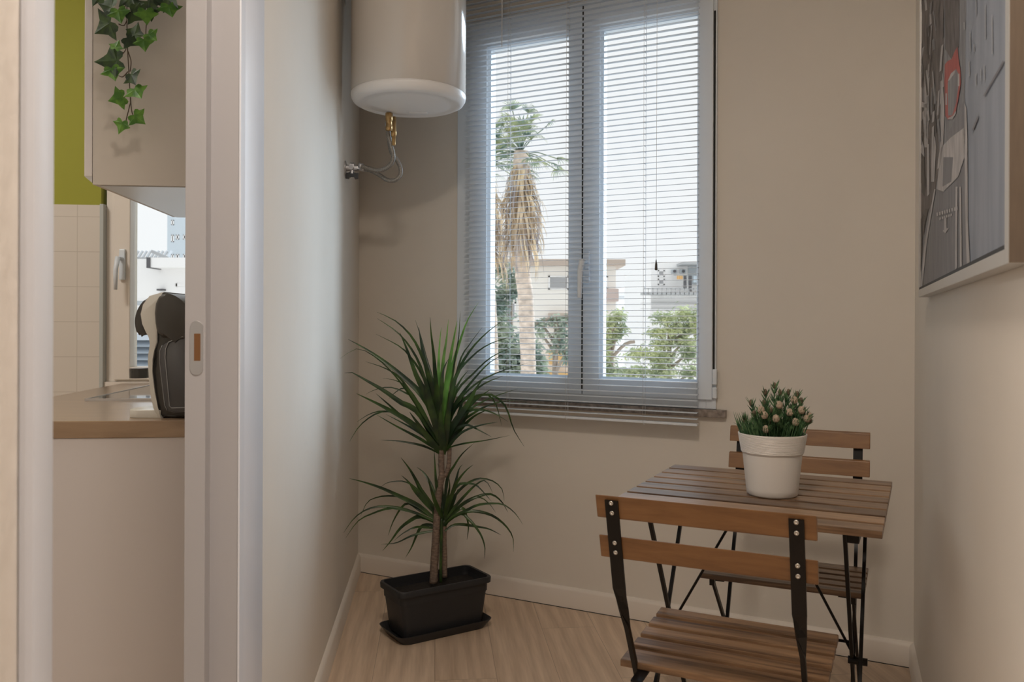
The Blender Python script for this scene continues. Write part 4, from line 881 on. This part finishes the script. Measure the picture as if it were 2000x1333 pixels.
# ------------------------------------------------------------------ outdoors
GZ = -9.0
mb = MB(); mb.box(-90, 110, 6, 160, GZ - .3, GZ); struct('ground', mb, mat('street_ground', (.85, .82, .78), .9, noise=.15, nscale=.5))
OM = dict(white=mat('white_render', (.97, .96, .95), .9), cream=mat('cream_render', (.97, .93, .87), .9), blue=mat('pale_blue_render', (.62, .70, .76), .9),
          win=mat('far_window_glass', (.3, .32, .34), .3), shut=mat('shutter_grey', (.42, .42, .43), .8), roof=mat('brown_eave', (.55, .45, .38), .8), balc=mat('rose_balcony', (.62, .50, .46), .8), ora=mat('ochre_awning', (.78, .50, .22), .8),
          metal=mat('galvanised_sheet', (.50, .54, .57), .5), dk=mat('dark_opening', (.10, .10, .11), .7), truss=mat('grey_steel', (.45, .46, .47), .6))
def building(label, px0, px1, pytop, Y, m, parts=(), depth=8, rz=0, roofm=None, name='apartment_building'):
    a, b2 = P(px0, pytop, Y), P(px1, pytop, Y); r = thing(name, label, 'building', ((a.x + b2.x)/2, Y + depth/2, GZ))
    mb = MB(); mb.box(a.x, b2.x, Y, Y + depth, GZ, a.z); mb.build('wall', m, r, world=True)
    if roofm:
        mb = MB(); mb.box(a.x - .3, b2.x + .3, Y - .35, Y + depth, a.z, a.z + .22); mb.build('roof_edge', roofm, r, world=True)
    for kind, x0, y0, x1, y1, mt, dp in parts:
        p, q = P(x0, y0, Y), P(x1, y1, Y); lo, hi = min(p.z, q.z), max(p.z, q.z)
        mb = MB()
        if kind == 'window':
            e = .06; mb.box(p.x, q.x, Y - .04, Y + .02, lo, lo + e); mb.box(p.x, q.x, Y - .04, Y + .02, hi - e, hi); mb.box(p.x, p.x + e, Y - .04, Y + .02, lo, hi); mb.box(q.x - e, q.x, Y - .04, Y + .02, lo, hi)
            n_ = max(1, int((q.x - p.x) / .55))
            for k in range(1, n_): xx = p.x + (q.x - p.x) * k / n_; mb.box(xx - .06, xx + .06, Y - .04, Y + .02, lo, hi)
            wd_ = mb.build('window', OM['white'], r, world=True)
            mb = MB(); mb.box(p.x, q.x, Y - .012, Y + .01, lo, hi); mb.build('pane', mt, wd_, world=True)
        elif kind == 'balcony':
            mb.box(p.x, q.x, Y - dp, Y, lo, lo + .12)
            mb.box(p.x, q.x, Y - dp, Y - dp + .04, hi - .05, hi)
            n_ = int((q.x - p.x) / .22)
            for k in range(n_ + 1): xx = p.x + (q.x - p.x) * k / n_; mb.box(xx - .015, xx + .015, Y - dp, Y - dp + .03, lo, hi)
            mb.build('balcony', mt, r, world=True)
        else:
            mb.box(p.x, q.x, Y - dp, Y, lo, hi); mb.build(kind, mt, r, world=True)
    return r
building('cream apartment block behind the palm with brown eave and shuttered windows', 880, 1203, 519, 30, OM['cream'],
    [('window',1071,539,1111,566,OM['shut'],0), ('window',1177,539,1187,566,OM['shut'],0), ('balcony_wall',1172,566,1203,590,OM['balc'],.8), ('awning',1071,612,1111,640,OM['roof'],.3), ('awning',1072,683,1112,711,OM['ora'],.5),
     ('window',985,590,1008,622,OM['shut'],0), ('ledge',1040,727,1112,733,OM['ora'],.3), ('ledge',985,622,1112,625,OM['white'],.25)], depth=10, roofm=OM['roof'])
building('white high-rise with laundry balcony seen through the right sash', 1272, 1500, 512, 42, OM['white'],
    [('window',1285,528,1298,541,OM['shut'],0), ('window',1285,545,1298,557,OM['shut'],0), ('balcony',1251,565,1500,578,OM['truss'],1.1), ('canopy',1322,516,1500,521,OM['truss'],1.4), ('opening',1344,520,1364,556,OM['metal'],.05),
     
     ('ledge',1251,592,1500,593.5,OM['truss'],.2), ('ledge',1251,603,1500,604.5,OM['truss'],.2), ('window',1400,530,1420,557,OM['shut'],0)], depth=10)
building('white block far behind the trees in the right sash', 1206, 1252, 560, 54, OM['white'], [('window',1215,600,1228,612,OM['metal'],0), ('window',1215,640,1228,655,OM['metal'],0), ('ledge',1206,580,1252,581.5,OM['truss'],.2)], depth=8)
for x0, x1, lab in ((1310, 1320, 'grey air conditioner on the white high-rise wall, left of two'), (1327, 1337, 'grey air conditioner on the white high-rise wall, right of two')):
    a, b2 = P(x0, 535, 42), P(x1, 527, 42); ac = thing('air_conditioner', lab, 'air conditioner', ((a.x + b2.x)/2, 41.8, a.z), group='air conditioners on the high-rise')
    mb = MB(); mb.box(a.x, b2.x, 41.65, 41.999, a.z, b2.z, bev=.02); mb.build('housing', OM['metal'], ac, world=True)
    mb = MB(); c_ = (a + b2) / 2; mb.tube([(c_.x, 41.60, c_.z), (c_.x, 41.649, c_.z)], .075, 16); mb.build('fan_grille', OM['dk'], ac, world=True)
for x0, x1, y0, y1, m_, lab in ((1335, 1341, 539, 564, 'dk', 'dark trousers on the high-rise washing line, left of two'), (1345, 1351, 539, 570, 'dk', 'dark trousers on the high-rise washing line, right of two'),
        (1354, 1363, 539, 552, 'blue', 'pale blue cloth hanging at the right end of the washing line'), (1322, 1334, 539, 546, 'ora', 'small orange cloth at the left end of the washing line')):
    a, b2 = P(x0, y1, 41), P(x1, y0, 41); mb = MB(); n_ = 8; w_ = b2.x - a.x
    if m_ == 'dk':
        mb.prism([V(a.x, 40.97, b2.z), V(a.x, 40.97, a.z), V(a.x + w_*.4, 40.97, a.z), V(a.x + w_*.5, 40.97, b2.z - (b2.z - a.z)*.35), V(a.x + w_*.6, 40.97, a.z), V(b2.x, 40.97, a.z), V(b2.x, 40.97, b2.z)], V(0, .05, 0))
    else:
        for k in range(n_):
            xa, xb = a.x + w_*k/n_, a.x + w_*(k+1)/n_; ya, yb = 41 + .03*math.sin(k*1.9), 41 + .03*math.sin((k+1)*1.9)
            mb.hexa([V(xa, ya, a.z), V(xb, yb, a.z), V(xb, yb + .02, a.z), V(xa, ya + .02, a.z), V(xa, ya, b2.z), V(xb, yb, b2.z), V(xb, yb + .02, b2.z), V(xa, ya + .02, b2.z)])
    tag(mb.build('laundry', OM[m_]), lab, 'laundry', 'laundry on the high-rise balcony')
a, b2 = P(1316, 537.9, 41.02), P(1366, 537.9, 41.02); mb = MB(); mb.tube([a, b2], .02, 6); tag(mb.build('washing_line', OM['truss']), 'grey washing line stretched across the high-rise balcony', 'washing line')
# kitchen window view
building('pale blue tower seen through the kitchen window', 327, 420, 395, 60, OM['blue'],
    [('window',335,459,340,473,OM['dk'],0), ('window',344,459,350,468,OM['dk'],0), ('window',335,497,340,505,OM['dk'],0), ('window',344,497,350,506,OM['dk'],0), ('window',335,430,340,440,OM['dk'],0), ('window',358,459,364,468,OM['dk'],0), ('window',358,497,364,506,OM['dk'],0)], depth=8)
building('white building with a concrete balcony beside the pale blue tower', 255, 420, 506, 34, OM['white'],
    [('balcony_slab',309,507,420,526,OM['white'],1.0), ('balcony_post',308,507,315,527,OM['dk'],1.05), ('window',344,554,420,560,OM['dk'],0), ('vent',312,565,324,568.5,OM['dk'],.3), ('window',262,585,300,600,OM['metal'],0)], depth=8)
tr2 = thing('roof_truss', 'grey slatted rooftop pergola on the white building in the kitchen window', 'pergola', P(283, 506, 34) + V(0, 2, 0))
mb = MB()
for k in range(9): mb.bar(P(262 + k*8, 505, 34.2), P(270 + k*8, 492, 36), .10, .10, (0, 1, 0))
mb.bar(P(296, 491, 34.2), P(330, 505, 34.2), .12, .12, (0, 1, 0)); mb.bar(P(258, 505.5, 34.2), P(330, 505.5, 34.2), .1, .1, (0, 1, 0))
mb.build('beams', OM['truss'], tr2, world=True)
rs = thing('rolling_shutter_roof', 'ribbed metal roof low in the kitchen window', 'roof', P(290, 716, 12) )
mb = MB()
for k in range(7):
    y = 652 + k * 13; mb.hexa([P(245, y + 13, 11.8), P(420, y + 13, 11.8), P(420, y + 13, 12.2), P(245, y + 13, 12.2), P(245, y, 12.0), P(420, y, 12.0), P(420, y, 12.2), P(245, y, 12.2)])
mb.build('ribbed_sheet', mat('pale_blue_sheet', (.50, .56, .62), .5), rs, world=True)
mb = MB(); a, b2 = P(245, 745, 12.2), P(420, 745, 12.2); mb.box(a.x, b2.x, 12.2, 16, GZ, P(245, 652, 12.2).z - .05); mb.build('wall', OM['white'], rs, world=True)
# palms
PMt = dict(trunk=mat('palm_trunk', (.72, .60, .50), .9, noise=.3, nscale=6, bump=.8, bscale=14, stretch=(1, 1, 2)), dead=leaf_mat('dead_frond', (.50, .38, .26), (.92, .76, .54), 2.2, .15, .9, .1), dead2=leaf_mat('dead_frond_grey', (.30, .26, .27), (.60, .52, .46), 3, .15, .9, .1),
           green=leaf_mat('palm_green', (.20, .29, .24), (.50, .54, .30), 2.5, .3, .6, .3), tree=leaf_mat('conifer_green', (.24, .32, .28), (.52, .58, .46), 1.6, .4, .7, .2), tree2=leaf_mat('pine_yellow_green', (.34, .40, .26), (.70, .74, .44), 1.6, .4, .7, .2), branch=mat('branch', (.40, .33, .27), .9))
def palm(label, px, pyc, Y, k=1.0, seed=1, skirt=True):
    random.seed(seed); top = P(px, pyc, Y); u = Y / F * k
    r = thing('fan_palm', label, 'tree', (top.x, Y, GZ), group='fan palms outside the window')
    mb = MB(); hgt_ = top.z - GZ; base_ = P(px + 8, 700, Y)
    pts = [V(base_.x + .25, Y, GZ), V(base_.x + .06, Y, base_.z), P(px + 2, 520, Y), P(px - 1, 380, Y), top]
    q = smooth(pts, 90); mb.tube(q, [(.16 + .012*(i % 2)) * k for i in range(90)], 14); mb.build('trunk', PMt['trunk'], r, world=True)
    m1, m2 = MB(), MB()
    for i in range(430):                               # skirt of hanging dead fronds
        a = random.uniform(0, 2*PI); f = random.uniform(0, 1); z0 = pyc + 22 + f * 165
        rr_ = (12 + 26 * min(1, (z0 - pyc) / 90)) * u * random.uniform(.5, 1.15); L_ = random.uniform(25, 75) * u
        c0 = P(px, z0, Y); p0 = V(c0.x + math.cos(a)*rr_*.5, Y + math.sin(a)*rr_*.5, c0.z + .1); p1 = V(c0.x + math.cos(a)*rr_*1.1, Y + math.sin(a)*rr_*1.1, c0.z - L_*.35); p2 = V(c0.x + math.cos(a)*rr_*1.15 + random.uniform(-.08, .08), Y + math.sin(a)*rr_*1.15, c0.z - L_)
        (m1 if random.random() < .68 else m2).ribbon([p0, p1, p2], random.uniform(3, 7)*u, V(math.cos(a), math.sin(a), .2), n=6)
    if skirt: m1.build('dead_fronds', PMt['dead'], r, world=True, recalc=False); m2.build('grey_dead_fronds', PMt['dead2'], r, world=True, recalc=False)  # a random share of the fronds takes the greyer material
    mb = MB()
    for i in range(44):                                # green fan leaves
        a = random.uniform(0, 2*PI); e = random.uniform(-.35, 1.35); L_ = random.uniform(46, 84) * u
        d = V(math.cos(a)*math.cos(e), math.sin(a)*math.cos(e), math.sin(e)); tip = top + d * L_ - V(0, 0, .10*L_*math.cos(e))
        mb.tube([top, top.lerp(tip, .5) + V(0, 0, .05), tip], .012, 5)
        side = d.cross(V(0, 0, 1)); side = side.normalized() if side.length > .1 else V(1, 0, 0); up_ = side.cross(d)
        for k2 in range(15):
            b3 = -1.25 + 2.5 * k2 / 14; dd_ = (d * math.cos(b3) + side * math.sin(b3)).normalized(); L2 = random.uniform(24, 36) * u
            mb.ribbon([tip, tip + dd_*L2*.6, tip + dd_*L2 - V(0, 0, L2*random.uniform(.15, .5))], 3.6*u, up_ + V(0, -.6, 0), n=4)
    mb.build('green_fronds', PMt['green'], r, world=True, recalc=False)
    return r
palm('tall fan palm with a skirt of dead fronds in the left sash', 1018, 296, 18, 1.0, 3)
palm('second fan palm, half hidden behind the left window frame', 948, 318, 21, 1.0, 8)
def leafy(label, blobs, Y, m, n, size, seed, name='conifer_tree', branches=()):
    random.seed(seed); xs = [P(b[0], b[1], Y) for b in blobs]; cxx = sum(p.x for p in xs) / len(xs)
    r = thing(name, label, 'tree', (cxx, Y, GZ)); mb = MB()
    for px, py, rx, ry in blobs:
        c = P(px, py, Y); k = int(n * rx * ry / 760)
        for i in range(k):
            a = random.gauss(0, .48), random.gauss(0, .48), random.gauss(0, .48)
            p = c + V(a[0]*rx*Y/F, a[1]*rx*Y/F, a[2]*ry*Y/F); d = V(random.uniform(-1, 1), random.uniform(-1, 1), random.uniform(-.6, .5)).normalized() * size * random.uniform(.6, 1.4)
            mb.ribbon([p, p + d*.5, p + d + V(0, 0, -.2*size)], size*.42, V(random.uniform(-1, 1), -1, random.uniform(-1, 1)), n=3)
    mb.build('foliage', m, r, world=True, recalc=False)
    mb = MB(); top = max(p.z for p in xs); mb.tube([V(cxx, Y + .3, GZ), V(cxx, Y + .3, top - .4)], [.22, .06], 10)
    for br in branches: mb.tube(smooth([P(x, y, Y) for x, y in br], 8), .045, 6)
    for p in xs: mb.tube([V(cxx, Y + .3, min(p.z, top) - .5), p], [.06, .02], 6)
    mb.build('trunk', PMt['branch'], r, world=True)
    return r
leafy('dark green conifer behind the palm trunk, low in the left sash', [(965,600,22,40),(975,660,30,40),(990,700,40,35),(960,720,30,30),(1000,560,18,26),(985,530,14,16),(1050,715,18,26),(1040,690,12,22),(1010,730,40,20)], 24, PMt['tree'], 420, .24, 31)
leafy('drooping conifer branch beside the palm trunk in the left sash', [(1085,626,20,10),(1058,632,18,8),(1098,650,14,16),(1090,675,9,18),(1105,690,10,16),(1055,650,12,10),(1112,622,14,8)], 20, PMt['tree'], 300, .16, 32, branches=([(1040,634),(1070,625),(1112,618)], [(1085,626),(1092,655),(1088,690)]))
leafy('small pine at the left edge of the right sash', [(1190,628,16,14),(1208,618,14,12),(1215,640,12,10),(1185,660,14,16),(1205,655,12,10),(1180,700,14,24),(1190,725,22,14)], 22, PMt['tree2'], 640, .13, 33, 'pine_tree', branches=([(1175,655),(1192,648),(1206,638)], [(1185,712),(1200,694),(1222,672),(1240,668)]))
leafy('yellow-green pine filling the lower right of the right sash', [(1300,622,22,12),(1340,615,24,14),(1350,640,24,14),(1285,650,20,10),(1320,645,24,12),(1290,672,20,10),(1335,668,26,10),(1250,690,26,12),(1290,698,24,14),(1235,728,34,12),(1290,725,30,14),(1345,690,18,16),(1350,728,20,14),(1375,640,20,40)], 25, PMt['tree2'], 760, .14, 34, 'pine_tree')
